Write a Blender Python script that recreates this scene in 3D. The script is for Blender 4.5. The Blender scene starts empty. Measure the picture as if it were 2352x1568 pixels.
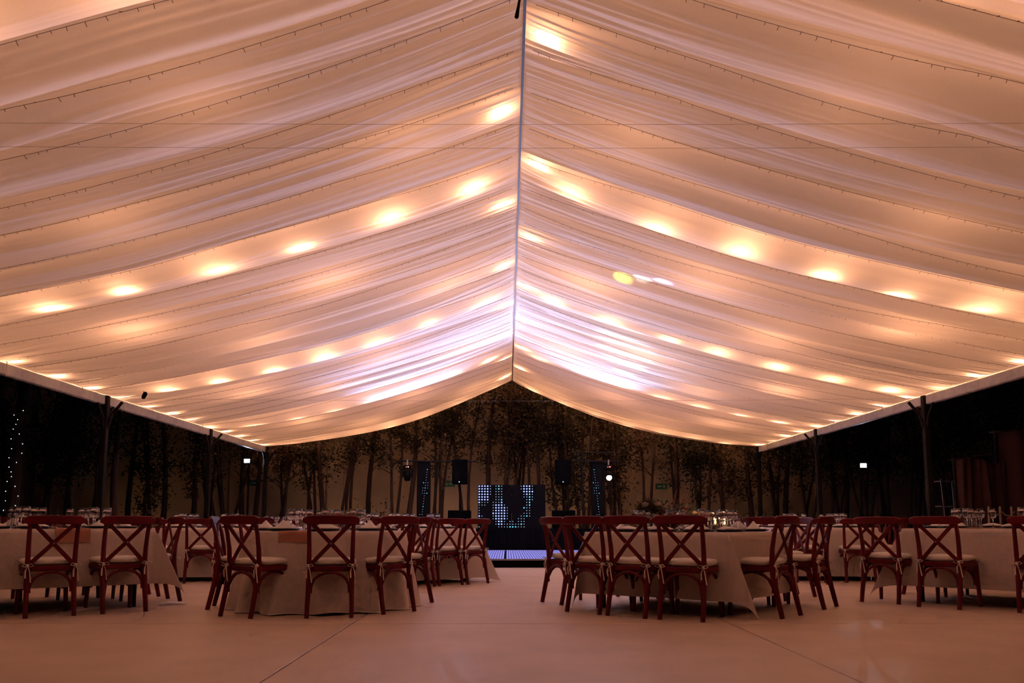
import bpy, math, random
import numpy as np
from mathutils import Vector, Matrix

sc = bpy.context.scene
col = sc.collection
PI = math.pi
R = math.radians

# ------------------------------------------------------------------ camera, world, exposure
cam_d = bpy.data.cameras.new('camera')
cam = bpy.data.objects.new('camera', cam_d)
col.objects.link(cam)
cam.location = (0, 0, .82)
cam.rotation_euler = (R(90 + 6.5), 0, 0)
cam_d.sensor_width = 36
cam_d.lens = 1930 / 2352 * 36
cam_d.shift_x = 11 / 2352
cam_d.shift_y = 199 / 2352
cam_d.clip_end = 200
sc.camera = cam

w = bpy.data.worlds.new('night')
sc.world = w
w.use_nodes = True
bg = w.node_tree.nodes['Background']
bg.inputs[0].default_value = (.12, .2, .5, 1)
bg.inputs[1].default_value = .004

vs = sc.view_settings
vs.view_transform = 'Standard'
vs.look = 'None'
vs.exposure = 0.1
vs.gamma = 1
vs.use_curve_mapping = False
sc.cycles.max_bounces = 12
sc.cycles.diffuse_bounces = 3
sc.cycles.glossy_bounces = 3
sc.cycles.transmission_bounces = 12
sc.cycles.transparent_max_bounces = 10
sc.cycles.caustics_reflective = False
sc.cycles.caustics_refractive = False
sc.cycles.sample_clamp_indirect = 4
sc.cycles.adaptive_threshold = .09
sc.cycles.adaptive_min_samples = 16

BULB_W = 14.0
BULB_COL = (1.0, .43, .21)

# ------------------------------------------------------------------ materials
def nodes(name):
    m = bpy.data.materials.new(name)
    m.use_nodes = True
    return m, m.node_tree, m.node_tree.nodes['Principled BSDF']

def mat(name, c, rough=.6, c2=None, scale=8.0, bump=0.0, bscale=None, metal=0.0, spec=.5, stretch=None, detail=4):
    m, nt, p = nodes(name)
    p.inputs['Roughness'].default_value = rough
    p.inputs['Metallic'].default_value = metal
    p.inputs['Specular IOR Level'].default_value = spec
    if c2 is None:
        c2 = tuple(x * .75 for x in c)
    tc = nt.nodes.new('ShaderNodeTexCoord')
    mp = nt.nodes.new('ShaderNodeMapping')
    nt.links.new(tc.outputs['Object'], mp.inputs[0])
    if stretch:
        mp.inputs['Scale'].default_value = stretch
    n = nt.nodes.new('ShaderNodeTexNoise')
    n.inputs['Scale'].default_value = scale
    n.inputs['Detail'].default_value = detail
    nt.links.new(mp.outputs[0], n.inputs['Vector'])
    r = nt.nodes.new('ShaderNodeValToRGB')
    r.color_ramp.elements[0].position = .3
    r.color_ramp.elements[1].position = .7
    r.color_ramp.elements[0].color = (*c2, 1)
    r.color_ramp.elements[1].color = (*c, 1)
    nt.links.new(n.outputs['Fac'], r.inputs[0])
    nt.links.new(r.outputs[0], p.inputs['Base Color'])
    if bump:
        n2 = nt.nodes.new('ShaderNodeTexNoise')
        n2.inputs['Scale'].default_value = bscale or scale * 6
        n2.inputs['Detail'].default_value = 3
        nt.links.new(mp.outputs[0], n2.inputs['Vector'])
        b = nt.nodes.new('ShaderNodeBump')
        b.inputs['Strength'].default_value = bump
        b.inputs['Distance'].default_value = .01
        nt.links.new(n2.outputs['Fac'], b.inputs['Height'])
        nt.links.new(b.outputs[0], p.inputs['Normal'])
    return m

def emit(name, c, strength, light=False):
    m = bpy.data.materials.new(name)
    m.use_nodes = True
    nt = m.node_tree
    nt.nodes.clear()
    e = nt.nodes.new('ShaderNodeEmission')
    e.inputs[0].default_value = (*c, 1)
    e.inputs[1].default_value = strength
    o = nt.nodes.new('ShaderNodeOutputMaterial')
    nt.links.new(e.outputs[0], o.inputs[0])
    if not light: m.cycles.emission_sampling = 'NONE'
    return m

def lining_mat():
    m = bpy.data.materials.new('sheer_lining')
    m.use_nodes = True
    nt = m.node_tree
    nt.nodes.clear()
    N = nt.nodes.new
    tc = N('ShaderNodeTexCoord')
    no = N('ShaderNodeTexNoise'); no.inputs['Scale'].default_value = 90; no.inputs['Detail'].default_value = 2
    nt.links.new(tc.outputs['Object'], no.inputs['Vector'])
    rp = N('ShaderNodeValToRGB')
    rp.color_ramp.elements[0].color = (.80, .77, .73, 1)
    rp.color_ramp.elements[1].color = (.88, .86, .83, 1)
    nt.links.new(no.outputs['Fac'], rp.inputs[0])
    d = N('ShaderNodeBsdfDiffuse')
    t = N('ShaderNodeBsdfTranslucent')
    nt.links.new(rp.outputs[0], d.inputs[0])
    nt.links.new(rp.outputs[0], t.inputs[0])
    m1 = N('ShaderNodeMixShader'); m1.inputs[0].default_value = .58
    nt.links.new(d.outputs[0], m1.inputs[1]); nt.links.new(t.outputs[0], m1.inputs[2])
    o = N('ShaderNodeOutputMaterial')
    nt.links.new(m1.outputs[0], o.inputs[0])
    return m

def bulb_glass_mat():
    m = bpy.data.materials.new('bulb_glass')
    m.use_nodes = True
    nt = m.node_tree
    nt.nodes.clear()
    N = nt.nodes.new
    e = N('ShaderNodeEmission'); e.inputs[0].default_value = (1, .72, .45, 1); e.inputs[1].default_value = 9
    o = N('ShaderNodeOutputMaterial'); nt.links.new(e.outputs[0], o.inputs[0])
    m.cycles.emission_sampling = 'NONE'
    return m

def glass_mat():
    m, nt, p = nodes('clear_glass')
    p.inputs['Base Color'].default_value = (1, 1, 1, 1)
    p.inputs['Roughness'].default_value = .0
    p.inputs['Transmission Weight'].default_value = 1
    p.inputs['IOR'].default_value = 1.62
    return m

M = {
 'lining': lining_mat(),
 'bulb': bulb_glass_mat(),
 'glass': glass_mat(),
 'roof': mat('white_vinyl', (.8, .78, .74), .5),
 'alu': mat('pale_aluminium', (.72, .70, .68), .45, bump=.05),
 'post': mat('dark_grey_steel', (.009, .0075, .007), .55, spec=.2),
 'socket': mat('black_socket', (.03, .025, .02), .5),
 'wire': mat('dark_wire', (.07, .035, .025), .6),
 'cable': mat('steel_cable', (.42, .36, .32), .4),
 'tape': mat('grey_webbing', (.07, .055, .05), .7, bump=.2),
 'slab': mat('beige_concrete', (.66, .47, .345), .40, (.55, .39, .285), 1.7, bump=.12, bscale=70, spec=.35, detail=8),
 'joint': mat('joint_filler', (.10, .07, .05), .9),
 'soil': mat('dark_soil', (.06, .05, .035), .95, bump=.4),
 'chair': mat('mahogany_stain', (.135, .0035, .007), .42, (.07, .002, .004), 5, bump=.05, stretch=(1, 1, .25), spec=.22),
 'cushion': mat('ivory_cotton', (.80, .70, .58), .9, (.74, .64, .52), 14, bump=.25, bscale=120),
 'cloth': mat('oat_linen', (.70, .545, .455), .9, (.63, .49, .405), 26, bump=.35, bscale=260, stretch=(1, 1, .5)),
 'cloth2': mat('ivory_linen', (.76, .63, .54), .9, (.71, .585, .50), 26, bump=.35, bscale=260),
 'runner': mat('terracotta_gauze', (.50, .21, .135), .9, (.44, .18, .115), 20, bump=.3),
 'napkin': mat('ivory_napkin', (.82, .72, .64), .9, (.78, .68, .60), 20, bump=.2),
 'charger': mat('black_charger', (.022, .018, .016), .3),
 'china': mat('cream_china', (.78, .70, .62), .3),
 'tablewood': mat('folding_table_ply', (.30, .2, .12), .6),
 'wall': mat('ochre_render', (.66, .48, .31), .9, (.49, .35, .22), .9, bump=.3, bscale=30, detail=8),
 'bark': mat('red_brown_bark', (.045, .022, .015), .9, (.022, .010, .007), 9, bump=.8, bscale=40, stretch=(1, 1, .2)),
 'leaf': mat('dark_leaf', (.040, .034, .016), .6, (.02, .018, .009), 3, spec=.3),
 'leaf2': mat('dry_leaf', (.075, .045, .022), .6, (.04, .024, .012), 3, spec=.3),
 'black': mat('matt_black', (.002, .002, .0025), .7, spec=.06),
 'blackgloss': mat('black_housing', (.002, .002, .003), .5, spec=.1),
 'grille': mat('speaker_grille', (.002, .002, .0025), .8, bump=.6, bscale=300, spec=.06),
 'steel': mat('brushed_steel', (.45, .45, .48), .3, metal=.9),
 'canvas': mat('brown_canvas', (.085, .036, .028), .95, (.06, .026, .02), 2.5, bump=.3),
 'palewood': mat('pale_wood', (.35, .25, .17), .7, stretch=(1, 1, .2)),
 'green': mat('green_sign', (.02, .16, .07), .5),
 'signwhite': mat('sign_white', (.6, .7, .62), .5),
 'petal': mat('cream_petal', (.85, .70, .52), .8, (.78, .60, .42), 20),
 'petal2': mat('blush_petal', (.55, .22, .19), .8, (.46, .17, .15), 20),
 'fernleaf': mat('olive_foliage', (.055, .075, .03), .6, (.035, .045, .02), 8),
 'plume': mat('rust_plume', (.30, .12, .085), .9, (.22, .085, .06), 8),
 'wax': mat('ivory_wax', (.85, .72, .55), .5),
 'flame': emit('flame', (1, .55, .18), 60),
 'led_b': emit('led_violet_white', (.26, .32, 1.0), 2.3),
 'led_s': emit('led_small_white', (.5, .66, 1.0), 1.5),
 'led_c': emit('led_cyan', (.09, .62, .85), 1.7),
 'led_floor': emit('led_floor_lavender', (.36, .33, 1.0), 2.6),
 'lamp_white': emit('cold_lamp', (.85, .9, 1.0), 90),
 'lamp_blue': emit('floodlight_lens', (.6, .78, 1.0), 45),
 'led_red': emit('red_indicator', (1, .05, .08), 12),
 'led_amber': emit('amber_indicator', (1, .55, .1), 5),
 'fairy': emit('fairy_light', (.75, .9, 1.0), 3.5),
 'glow_panel': None,
}

# ------------------------------------------------------------------ mesh helpers
class MB:
    def __init__(s):
        s.v = []; s.f = []
    def add(s, v, f):
        o = len(s.v)
        s.v += [tuple(p) for p in v]
        s.f += [tuple(i + o for i in q) for q in f]
        return s
    def box(s, x0, x1, y0, y1, z0, z1, bev=0.0):
        if bev <= 0:
            s.add([(x0,y0,z0),(x1,y0,z0),(x1,y1,z0),(x0,y1,z0),(x0,y0,z1),(x1,y0,z1),(x1,y1,z1),(x0,y1,z1)],
                  [(0,3,2,1),(4,5,6,7),(0,1,5,4),(1,2,6,5),(2,3,7,6),(3,0,4,7)])
        else:
            b = bev
            def ring(x0,x1,y0,y1,z,c):
                return [(x0+c,y0,z),(x1-c,y0,z),(x1,y0+c,z),(x1,y1-c,z),(x1-c,y1,z),(x0+c,y1,z),(x0,y1-c,z),(x0,y0+c,z)]
            rs = [ring(x0+b,x1-b,y0+b,y1-b,z0,b), ring(x0,x1,y0,y1,z0+b,b), ring(x0,x1,y0,y1,z1-b,b), ring(x0+b,x1-b,y0+b,y1-b,z1,b)]
            s.rings(rs, True)
        return s
    def rings(s, rs, cap=True):
        n = len(rs[0]); o = len(s.v)
        for r in rs: s.v += [tuple(p) for p in r]
        for k in range(len(rs) - 1):
            for i in range(n):
                j = (i + 1) % n
                s.f.append((o+k*n+i, o+k*n+j, o+(k+1)*n+j, o+(k+1)*n+i))
        if cap:
            s.f.append(tuple(o + i for i in reversed(range(n))))
            s.f.append(tuple(o + (len(rs)-1)*n + i for i in range(n)))
        return s
    def tube(s, pts, rad, n=6, prof=None, up=(0,0,1), cap=True):
        """sweep a circle (rad a number or list) or a rectangle prof=(w,h) along pts"""
        P = [Vector(p) for p in pts]; rs = []
        m = len(P)
        for i, p in enumerate(P):
            t = (P[min(i+1, m-1)] - P[max(i-1, 0)]).normalized()
            u = Vector(up)
            if abs(t.dot(u)) > .98: u = Vector((0,1,0)) if abs(t.y) < .9 else Vector((1,0,0))
            a = t.cross(u).normalized(); b = a.cross(t).normalized()
            if prof:
                w_, h_ = (prof[i] if isinstance(prof, list) else prof)
                c = .28 * min(w_, h_)
                q = [(-w_/2+c,-h_/2),(w_/2-c,-h_/2),(w_/2,-h_/2+c),(w_/2,h_/2-c),(w_/2-c,h_/2),(-w_/2+c,h_/2),(-w_/2,h_/2-c),(-w_/2,-h_/2+c)]
                rs.append([p + a*x + b*y for x, y in q])
            else:
                r = rad[i] if isinstance(rad, (list, tuple)) else rad
                rs.append([p + a*(r*math.cos(2*PI*k/n)) + b*(r*math.sin(2*PI*k/n)) for k in range(n)])
        return s.rings(rs, cap)
    def lathe(s, prof, n=16, at=(0,0,0), cap=True):
        rs = [[(at[0]+r*math.cos(2*PI*k/n), at[1]+r*math.sin(2*PI*k/n), at[2]+z) for k in range(n)] for r, z in prof]
        return s.rings(rs, cap)
    def blob(s, c, r, n=8, m=5, sq=(1,1,1)):
        prof = [(math.sin(PI*(i+.0)/m) * r if 0 < i < m else r*.02, -math.cos(PI*i/m)*r) for i in range(m+1)]
        rs = [[(c[0]+a*math.cos(2*PI*k/n)*sq[0], c[1]+a*math.sin(2*PI*k/n)*sq[1], c[2]+z*sq[2]) for k in range(n)] for a, z in prof]
        return s.rings(rs)
    def mesh(s, name, m, smooth=False):
        me = bpy.data.meshes.new(name)
        me.from_pydata(s.v, [], s.f)
        if m is not None: me.materials.append(m)
        if smooth:
            me.polygons.foreach_set('use_smooth', [True] * len(me.polygons))
        me.update()
        return me

def grid_mesh(name, X, Y, Z, m, smooth=True):
    nu, nv = X.shape
    V = np.stack([X, Y, Z], -1).reshape(-1, 3).astype(np.float32)
    i, j = np.meshgrid(np.arange(nu-1), np.arange(nv-1), indexing='ij')
    a = (i*nv + j).ravel()
    F = np.stack([a, a+1, a+nv+1, a+nv], -1).astype(np.int32)
    me = bpy.data.meshes.new(name)
    me.vertices.add(len(V)); me.vertices.foreach_set('co', V.ravel())
    me.loops.add(F.size); me.loops.foreach_set('vertex_index', F.ravel())
    me.polygons.add(len(F))
    me.polygons.foreach_set('loop_start', np.arange(0, F.size, 4, dtype=np.int32))
    me.polygons.foreach_set('use_smooth', np.ones(len(F), bool) if smooth else np.zeros(len(F), bool))
    me.materials.append(m)
    me.update(calc_edges=True)
    return me

def ob(name, me, parent=None, loc=None, rz=0, kind=None, label=None, cat=None, group=None):
    o = bpy.data.objects.new(name, me)
    col.objects.link(o)
    if parent is not None: o.parent = parent
    if loc is not None: o.location = loc
    if rz: o.rotation_euler = (0, 0, rz)
    if kind: o['kind'] = kind
    if label: o['label'] = label
    if cat: o['category'] = cat
    if group: o['group'] = group
    return o

def thing(name, label, cat, loc=(0,0,0), rz=0, group=None):
    return ob(name, None, None, loc, rz, None, label, cat, group)

def copy_tree(o, parent=None):
    c = o.copy(); col.objects.link(c)
    c.parent = parent
    for ch in list(o.children): copy_tree(ch, c)
    return c

def point(name, parent, loc, watts, colr, radius=.03):
    l = bpy.data.lights.new(name, 'POINT'); l.energy = watts; l.color = colr; l.shadow_soft_size = radius
    o = bpy.data.objects.new(name, l); col.objects.link(o); o.parent = parent; o.location = loc
    return o

def spot(name, parent, loc, target, watts, colr, size, blend=.5, radius=.05, world_parent=(0,0,0)):
    l = bpy.data.lights.new(name, 'SPOT'); l.energy = watts; l.color = colr; l.spot_size = size; l.spot_blend = blend; l.shadow_soft_size = radius
    o = bpy.data.objects.new(name, l); col.objects.link(o); o.parent = parent; o.location = loc
    d = Vector(target) - (Vector(loc) + Vector(world_parent))
    o.rotation_euler = d.to_track_quat('-Z', 'Y').to_euler()
    return o

ORD = ['first','second','third','fourth','fifth','sixth','seventh','eighth','ninth','tenth','eleventh','twelfth','thirteenth','fourteenth','fifteenth','sixteenth','seventeenth','eighteenth','nineteenth','twentieth','twenty-first','twenty-second','twenty-third','twenty-fourth','twenty-fifth','twenty-sixth','twenty-seventh','twenty-eighth','twenty-ninth','thirtieth','thirty-first','thirty-second','thirty-third','thirty-fourth','thirty-fifth','thirty-sixth','thirty-seventh','thirty-eighth','thirty-ninth','fortieth','forty-first','forty-second','forty-third','forty-fourth']

# ------------------------------------------------------------------ tent dimensions
XC, HW = .15, 7.5
ZR, ZE = 5.20, 3.17
FR = [25.5, 20.6, 15.2, 10.0, 4.8, -.4]      # frames (rafters and posts), far to near
Y1, Y0 = 25.5, -.4

# ------------------------------------------------------------------ floor: slabs with recessed joints
me = MB().box(-30, 30, -8, 32, -.30, -.05).mesh('floor', M['joint'])
floor = ob('floor', me, kind='structure')
floor['label'] = 'pale concrete floor of square cast slabs'
xs = [1.85 - 3.14*k for k in range(4, -4, -1)]
xs = sorted(xs)
ysl = [7.09 + 3.14*k for k in range(-4, 7)]
sl = {}
for i in range(len(xs)-1):
    for j in range(len(ysl)-1):
        g = .006
        w_, d_ = xs[i+1]-xs[i], ysl[j+1]-ysl[j]
        key = (round(w_, 3), round(d_, 3))
        if key not in sl:
            sl[key] = MB().box(-w_/2+g, w_/2-g, -d_/2+g, d_/2-g, -.05, 0, .004).mesh('floor_slab', M['slab'])
        ob('floor_slab', sl[key], floor, ((xs[i]+xs[i+1])/2, (ysl[j]+ysl[j+1])/2, 0))
me = MB().box(-30, 30, 24.2, 32, -.05, .01).mesh('planting_bed', M['soil'])
ob('floor_planting_bed', me, kind='structure')
me = MB().box(-30, xs[0]-.02, -8, 24.2, -.05, .0).box(xs[-1]+.02, 30, -8, 24.2, -.05, .0).mesh('yard_ground', M['soil'])
ob('floor_yard', me, kind='structure')

# ------------------------------------------------------------------ draped lining
rng = np.random.default_rng(11)
def noise1(seed, n=4096):
    t = np.random.default_rng(seed).random(n) * 2 - 1
    def f(x):
        x = np.asarray(x, float)
        i = np.floor(x).astype(int); u = x - i; u = u*u*(3 - 2*u)
        return t[i % n] * (1-u) + t[(i+1) % n] * u
    return f
def noise2(seed, n=256):
    t = np.random.default_rng(seed).random((n, n)) * 2 - 1
    def f(x, y):
        x = np.asarray(x, float); y = np.asarray(y, float)
        i = np.floor(x).astype(int); j = np.floor(y).astype(int)
        u = x-i; v = y-j; u = u*u*(3-2*u); v = v*v*(3-2*v)
        a = t[i % n, j % n]; b = t[(i+1) % n, j % n]; c = t[i % n, (j+1) % n]; d = t[(i+1) % n, (j+1) % n]
        return a*(1-u)*(1-v) + b*u*(1-v) + c*(1-u)*v + d*u*v
    return f

CREASE = {}
for sgn in (-1, 1):
    rr = random.Random(5 + sgn)
    cr = []
    for fy in sorted(FR)[:-1]:
        for off in (.48, 1.12, 1.78, 2.55, 3.25, 4.0, 4.72):
            cr.append(fy + off + rr.uniform(-.08, .08) * (0 if off in (.48, 4.72) else 1))
    cr = [Y0 - .28] + cr + [Y1 + .02]
    CREASE[sgn] = np.array(cr)
AMP = {s_: np.random.default_rng(77 + s_).uniform(.25, 1.3, 80) for s_ in (-1, 1)}
N1 = {s_: [noise1(100*k + s_ + 1) for k in range(8)] for s_ in (-1, 1)}
N2 = {s_: [noise2(900 + 10*k + s_ + 1) for k in range(6)] for s_ in (-1, 1)}
SAG = {-1: .31, 1: .40}

def lining_z(sgn, s, Y, fine=True):
    s = np.asarray(s, float); Y = np.asarray(Y, float)
    z = ZR + (ZE - ZR)*s - SAG[sgn]*((.62 if sgn < 0 else .42) + (.38 if sgn < 0 else .58)*np.clip((Y-21)/4.5, 0, 1))*4*s*(1-s)*(1 - .25*(s-.5))
    P = np.sin(PI*np.clip(s, 0, 1))**.55
    # a slow drift of the folds along their run
    Yw = Y + .06*N2[sgn][0](s*2.3 + 40, Y*.45 + 40) + .05*N2[sgn][1](s*5 + 10, Y*1.1 + 30)
    cr = CREASE[sgn]
    k = np.clip(np.searchsorted(cr, Yw) - 1, 0, len(cr)-2)
    L = cr[k+1]-cr[k]
    t = np.clip((Yw - cr[k])/L, 0, 1)
    a = AMP[sgn][k] * (.05 + .13*L)
    tt = t**.85
    z = z - P*a*(4*tt*(1-tt))**.85
    if fine:
        m1 = np.clip(.45 + .9*N2[sgn][2](s*2.2 + 20, Y*.8 + 50), 0, 1.3)
        m2 = np.clip(.4 + .9*N2[sgn][5](s*3.1 + 33, Y*1.7 + 15), 0, 1.3)
        f1 = N1[sgn][0](Yw*2.6 + 300) * .045
        f2 = (1 - 2*np.abs(N1[sgn][1](Yw*5.5 + .7*N2[sgn][3](s*3+9, Y*.7+70) + 300))) * .020
        f3 = (1 - 2*np.abs(N1[sgn][2](Yw*12 + 1.6*N2[sgn][4](s*3+5, Y*.8+60) + 300)))
        f4 = N1[sgn][3](Yw*25 + 2*N2[sgn][4](s*4+15, Y*.6+10) + 300)
        E = np.exp(-s/.17) + np.exp(-(1-s)/.13)
        lift = np.minimum(1, s/.03) * np.minimum(1, (1-s)/.02)
        z = z + (m1*f1 + m2*f2)*P + (f3*(.006*m2 + .017*E) + f4*(.0015*m1 + .010*E))*(.25 + .75*lift)
    return z

NS, NY = 72, 420
names = ['far', 'second', 'third', 'fourth', 'fifth', 'rear']
for sgn in (-1, 1):
    side = 'left' if sgn < 0 else 'right'
    for b in range(5):
        ya, yb = FR[b+1], FR[b]
        ny = NY if ya > 0 else 120
        s = np.linspace(0, 1, NS)[:, None] * np.ones((1, ny))
        s = np.where(s < .5, .5*(2*s)**1.25, 1 - .5*(2*(1-s))**1.25)
        Y = np.linspace(ya, yb, ny)[None, :] * np.ones((NS, 1))
        X = XC + sgn*HW*s
        Z = lining_z(sgn, s, Y)
        if sgn > 0: X, Y, Z = X[:, ::-1], Y[:, ::-1], Z[:, ::-1]
        me = grid_mesh('draped_lining', X, Y, Z, M['lining'])
        place = {0: 'over the dance floor end', 1: 'one bay in from the far end', 2: 'third bay from the far end', 3: 'fourth bay from the far end', 4: 'nearest bay'}[b]
        ob('draped_lining', me, label=f'sheer pleated white ceiling drape, {side} slope, {place}', cat='drape', group='ceiling drapes')

# outer roof, ridge, rafters, purlins
for sgn, nm in ((-1, 'left'), (1, 'right')):
    x0, x1 = XC, XC + sgn*(HW + .12)
    z0, z1 = ZR + .85, ZE + .62
    v = [(x0, Y0, z0), (x1, Y0, z1), (x1, Y1+.05, z1), (x0, Y1+.05, z0)]
    v += [(a, b_, c+.02) for a, b_, c in v]
    me = MB().add(v, [(0,1,2,3),(7,6,5,4),(0,4,5,1),(1,5,6,2),(2,6,7,3),(3,7,4,0)]).mesh('tent_roof', M['roof'])
    o = ob('ceiling_tent_roof', me, kind='structure')
    fr = ob('ceiling_roof_frame', None, kind='structure')
    rm = None
    for fy in FR:
        pts = [(XC, fy, ZR+.73), (XC + sgn*HW, fy, ZE+.49)]
        me = MB().tube(pts, 0, prof=(.09, .14)).mesh('rafter', M['alu'])
        ob('rafter', me, fr)
    for s_ in (.22, .45, .68, .9):
        z = ZR + .77 + (ZE-ZR-.24)*s_
        me = MB().tube([(XC+sgn*HW*s_, Y0, z), (XC+sgn*HW*s_, Y1, z)], 0, prof=(.06, .06)).mesh('purlin', M['alu'])
        ob('purlin', me, fr)
    # eave beam and white gutter flap, one length per bay
    for b in range(5):
        me = MB().box(-.05, .05, FR[b+1]+.05, FR[b]-.05, ZE-.19, ZE-.02, .012).mesh('eave_beam', M['alu'])
        ob('eave_beam', me, fr, (XC + sgn*(HW+.02), 0, 0))
    me = MB().box(-.015, .015, Y0, Y1, ZE-.02, ZE+.62).mesh('eave_flap', M['roof'])
    ob('eave_flap', me, fr, (XC + sgn*(HW+.1), 0, 0))
# ridge webbing tape
t = MB()
n = 120
for i in range(n):
    ya = Y0 + (Y1-Y0)*i/n; yb = Y0 + (Y1-Y0)*(i+1)/n
    t.box(XC-.012, XC+.012, ya, yb, ZR-.04, ZR+.004)
ob('ridge_webbing', t.mesh('ridge_webbing', M['tape']), label='grey webbing strip running along the ridge of the drape', cat='webbing')
# far gable cap so the roof is closed at its end
me = MB().add([(XC-HW, Y1+.04, ZE+.48), (XC, Y1+.04, ZR+.75), (XC, Y1+.04, ZR+.85), (XC-HW, Y1+.04, ZE+.62)], [(0,1,2,3)])
me.add([(XC, Y1+.04, ZR+.75), (XC+HW, Y1+.04, ZE+.48), (XC+HW, Y1+.04, ZE+.62), (XC, Y1+.04, ZR+.85)], [(0,1,2,3)])
ob('trim_gable', me.mesh('gable_cap', M['roof']), kind='structure')
# far hem rope of the lining
for sgn in (-1, 1):
    ss = np.linspace(0, 1, 60)
    zz = lining_z(sgn, ss, np.full(60, Y1-.005), False)
    pts = [(XC + sgn*HW*a, Y1+.03, z_-.01) for a, z_ in zip(ss, zz)]
    ob('hem_rope', MB().tube(pts, .011, 5).mesh('hem_rope', M['wire']),
       label=f'dark rope along the far hem of the {"left" if sgn<0 else "right"} drape', cat='rope')

# posts
def make_post():
    t = thing('tent_post', '', 'post')
    ob('pole', MB().box(-.055, .055, -.055, .055, .012, ZE-.02, .01).mesh('pole', M['post']), t)
    ob('base_plate', MB().box(-.14, .14, -.14, .14, 0, .012).mesh('base_plate', M['post']), t)
    for d in (-1, 1):
        ob('brace', MB().tube([(0, d*.04, ZE-.62), (0, d*.10, ZE-.42), (0, d*.30, ZE-.20)], 0, prof=(.05, .05)).mesh('brace', M['post']), t)
    ob('brace', MB().tube([(.04, 0, ZE-.62), (.12, 0, ZE-.36), (.30, 0, ZE-.14)], 0, prof=(.05, .05)).mesh('brace', M['post']), t)
    return t
proto = make_post()
first = True
for sgn in (-1, 1):
    side = 'left' if sgn < 0 else 'right'
    for k, fy in enumerate(FR[:3]):
        o = proto if first else copy_tree(proto)
        first = False
        o.location = (XC + sgn*(HW-.02), fy - (.06 if k == 0 else 0), 0)
        o.rotation_euler = (0, 0, 0 if sgn < 0 else PI)
        o['label'] = f'dark steel tent post with braced top, {["farthest", "middle", "nearest visible"][k]} on the {side} eave'
        o['category'] = 'post'; o['group'] = 'tent posts'
# tie cables between eaves
for k, (fy, dz) in enumerate(((15.2, -.02), (4.78, -.03), (4.48, -.03))):
    pts = [(XC + HW*(2*i/20-1), fy, ZE - .05 + dz - .05*math.sin(PI*i/20)) for i in range(21)]
    ob('tie_cable', MB().tube(pts, .0020 if k == 0 else .0010, 4).mesh('tie_cable', M['cable']),
       label=['thin steel cable spanning the tent between the nearest posts', 'thin cable crossing high overhead, the farther of two', 'thin cable crossing high overhead, the nearer of two'][k], cat='cable')

# ------------------------------------------------------------------ bulbs above the lining
sock_me = MB().lathe([(.016, .075), (.022, .07), (.022, .02), (.015, .012)], 10).mesh('socket', M['socket'])
glass_me = MB().lathe([(.012, .015), (.022, -.005), (.031, -.03), (.028, -.05), (.016, -.064), (.002, -.068)], 12).mesh('glass_envelope', M['bulb'], True)
bulb_data = bpy.data.lights.new('bulb_light', 'POINT')
bulb_data.energy = BULB_W; bulb_data.color = BULB_COL; bulb_data.shadow_soft_size = .025; bulb_data.cycles.use_multiple_importance_sampling = False
def bulb(x, y, z, label, group, data=None):
    t = thing('festoon_bulb', label, 'bulb', (x, y, z), 0, group)
    ob('socket', sock_me, t)
    ob('glass_envelope', glass_me, t)
    l = bpy.data.objects.new('bulb_light', data or bulb_data); col.objects.link(l); l.parent = t; l.location = (0, 0, -.105)
    return t
rb = random.Random(4)
endd = bulb_data.copy(); endd.energy = BULB_W*1.2
fr_name = {25.5: 'far end row', 20.6: 'second row from the far end', 15.2: 'third row from the far end', 10.0: 'fourth row from the far end', 4.8: 'row almost overhead', -.4: 'row behind the camera'}
dim = bulb_data.copy(); dim.energy = BULB_W*.8
for fy in FR[:-1]:
    for sgn in (-1, 1):
        side = 'left' if sgn < 0 else 'right'
        k = 0
        x = .62 if sgn < 0 else .72
        while x < HW - .35:
            s_ = x/HW
            yy = fy + rb.uniform(-.04, .10) - (.28 if fy == 25.5 else 0)
            z = float(lining_z(sgn, s_, yy))
            h = rb.choice((.05, .08, .12, .16, .20)) + rb.uniform(-.015, .015) + (.25 if fy < 6 else 0)
            d = dim if fy < 6 else (endd if fy > 25 else None)
            bulb(XC + sgn*x, yy, z + h + .11, f'glowing bulb {ORD[k]} from the ridge, {side} slope, {fr_name[fy]}', 'rafter bulbs', d)
            k += 1
            x += rb.uniform(.9, 1.08)
rd = bulb_data.copy(); rd.energy = BULB_W*.75
k = 0
y = 24.2; sgn = -1
while y > 2.5:
    s_ = .032
    z = float(lining_z(sgn, s_, y))
    bulb(XC + sgn*s_*HW, y, z + .17, f'glowing ridge bulb, {ORD[k]} from the far end', 'ridge bulbs', rd)
    k += 1; y -= 1.32; sgn = -sgn
ed = bulb_data.copy(); ed.energy = BULB_W*.65
for sgn in (-1, 1):
    side = 'left' if sgn < 0 else 'right'
    y = 24.9; k = 0
    while y > 2.5:
        z = float(lining_z(sgn, .982, y))
        bulb(XC + sgn*(HW*.982), y, z + .155, f'glowing eave bulb, {ORD[k]} from the far end of the {side} eave', 'eave bulbs', ed)
        k += 1; y -= 1.16
# added fill bulbs under the outer roof, mid-bay, giving the drape an even glow
for b in range(4):
    hd_ = bulb_data.copy(); hd_.energy = BULB_W*1.75*(.72, .85, .85, .28)[b]
    for sgn in (-1, 1):
        side = 'left' if sgn < 0 else 'right'
        for k, s_ in enumerate((.18, .38, .57, .74)):
            yy = (FR[b] + FR[b+1])/2 + (-.9 if k % 2 else .9)
            zr = ZR + .77 + (ZE-ZR-.24)*s_ - .18
            bulb(XC + sgn*HW*s_, yy, zr, f'added fill bulb under roof, {ORD[k]} from the ridge, {side} slope, {ORD[b]} bay from far end', 'added fill bulbs', hd_)
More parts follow.
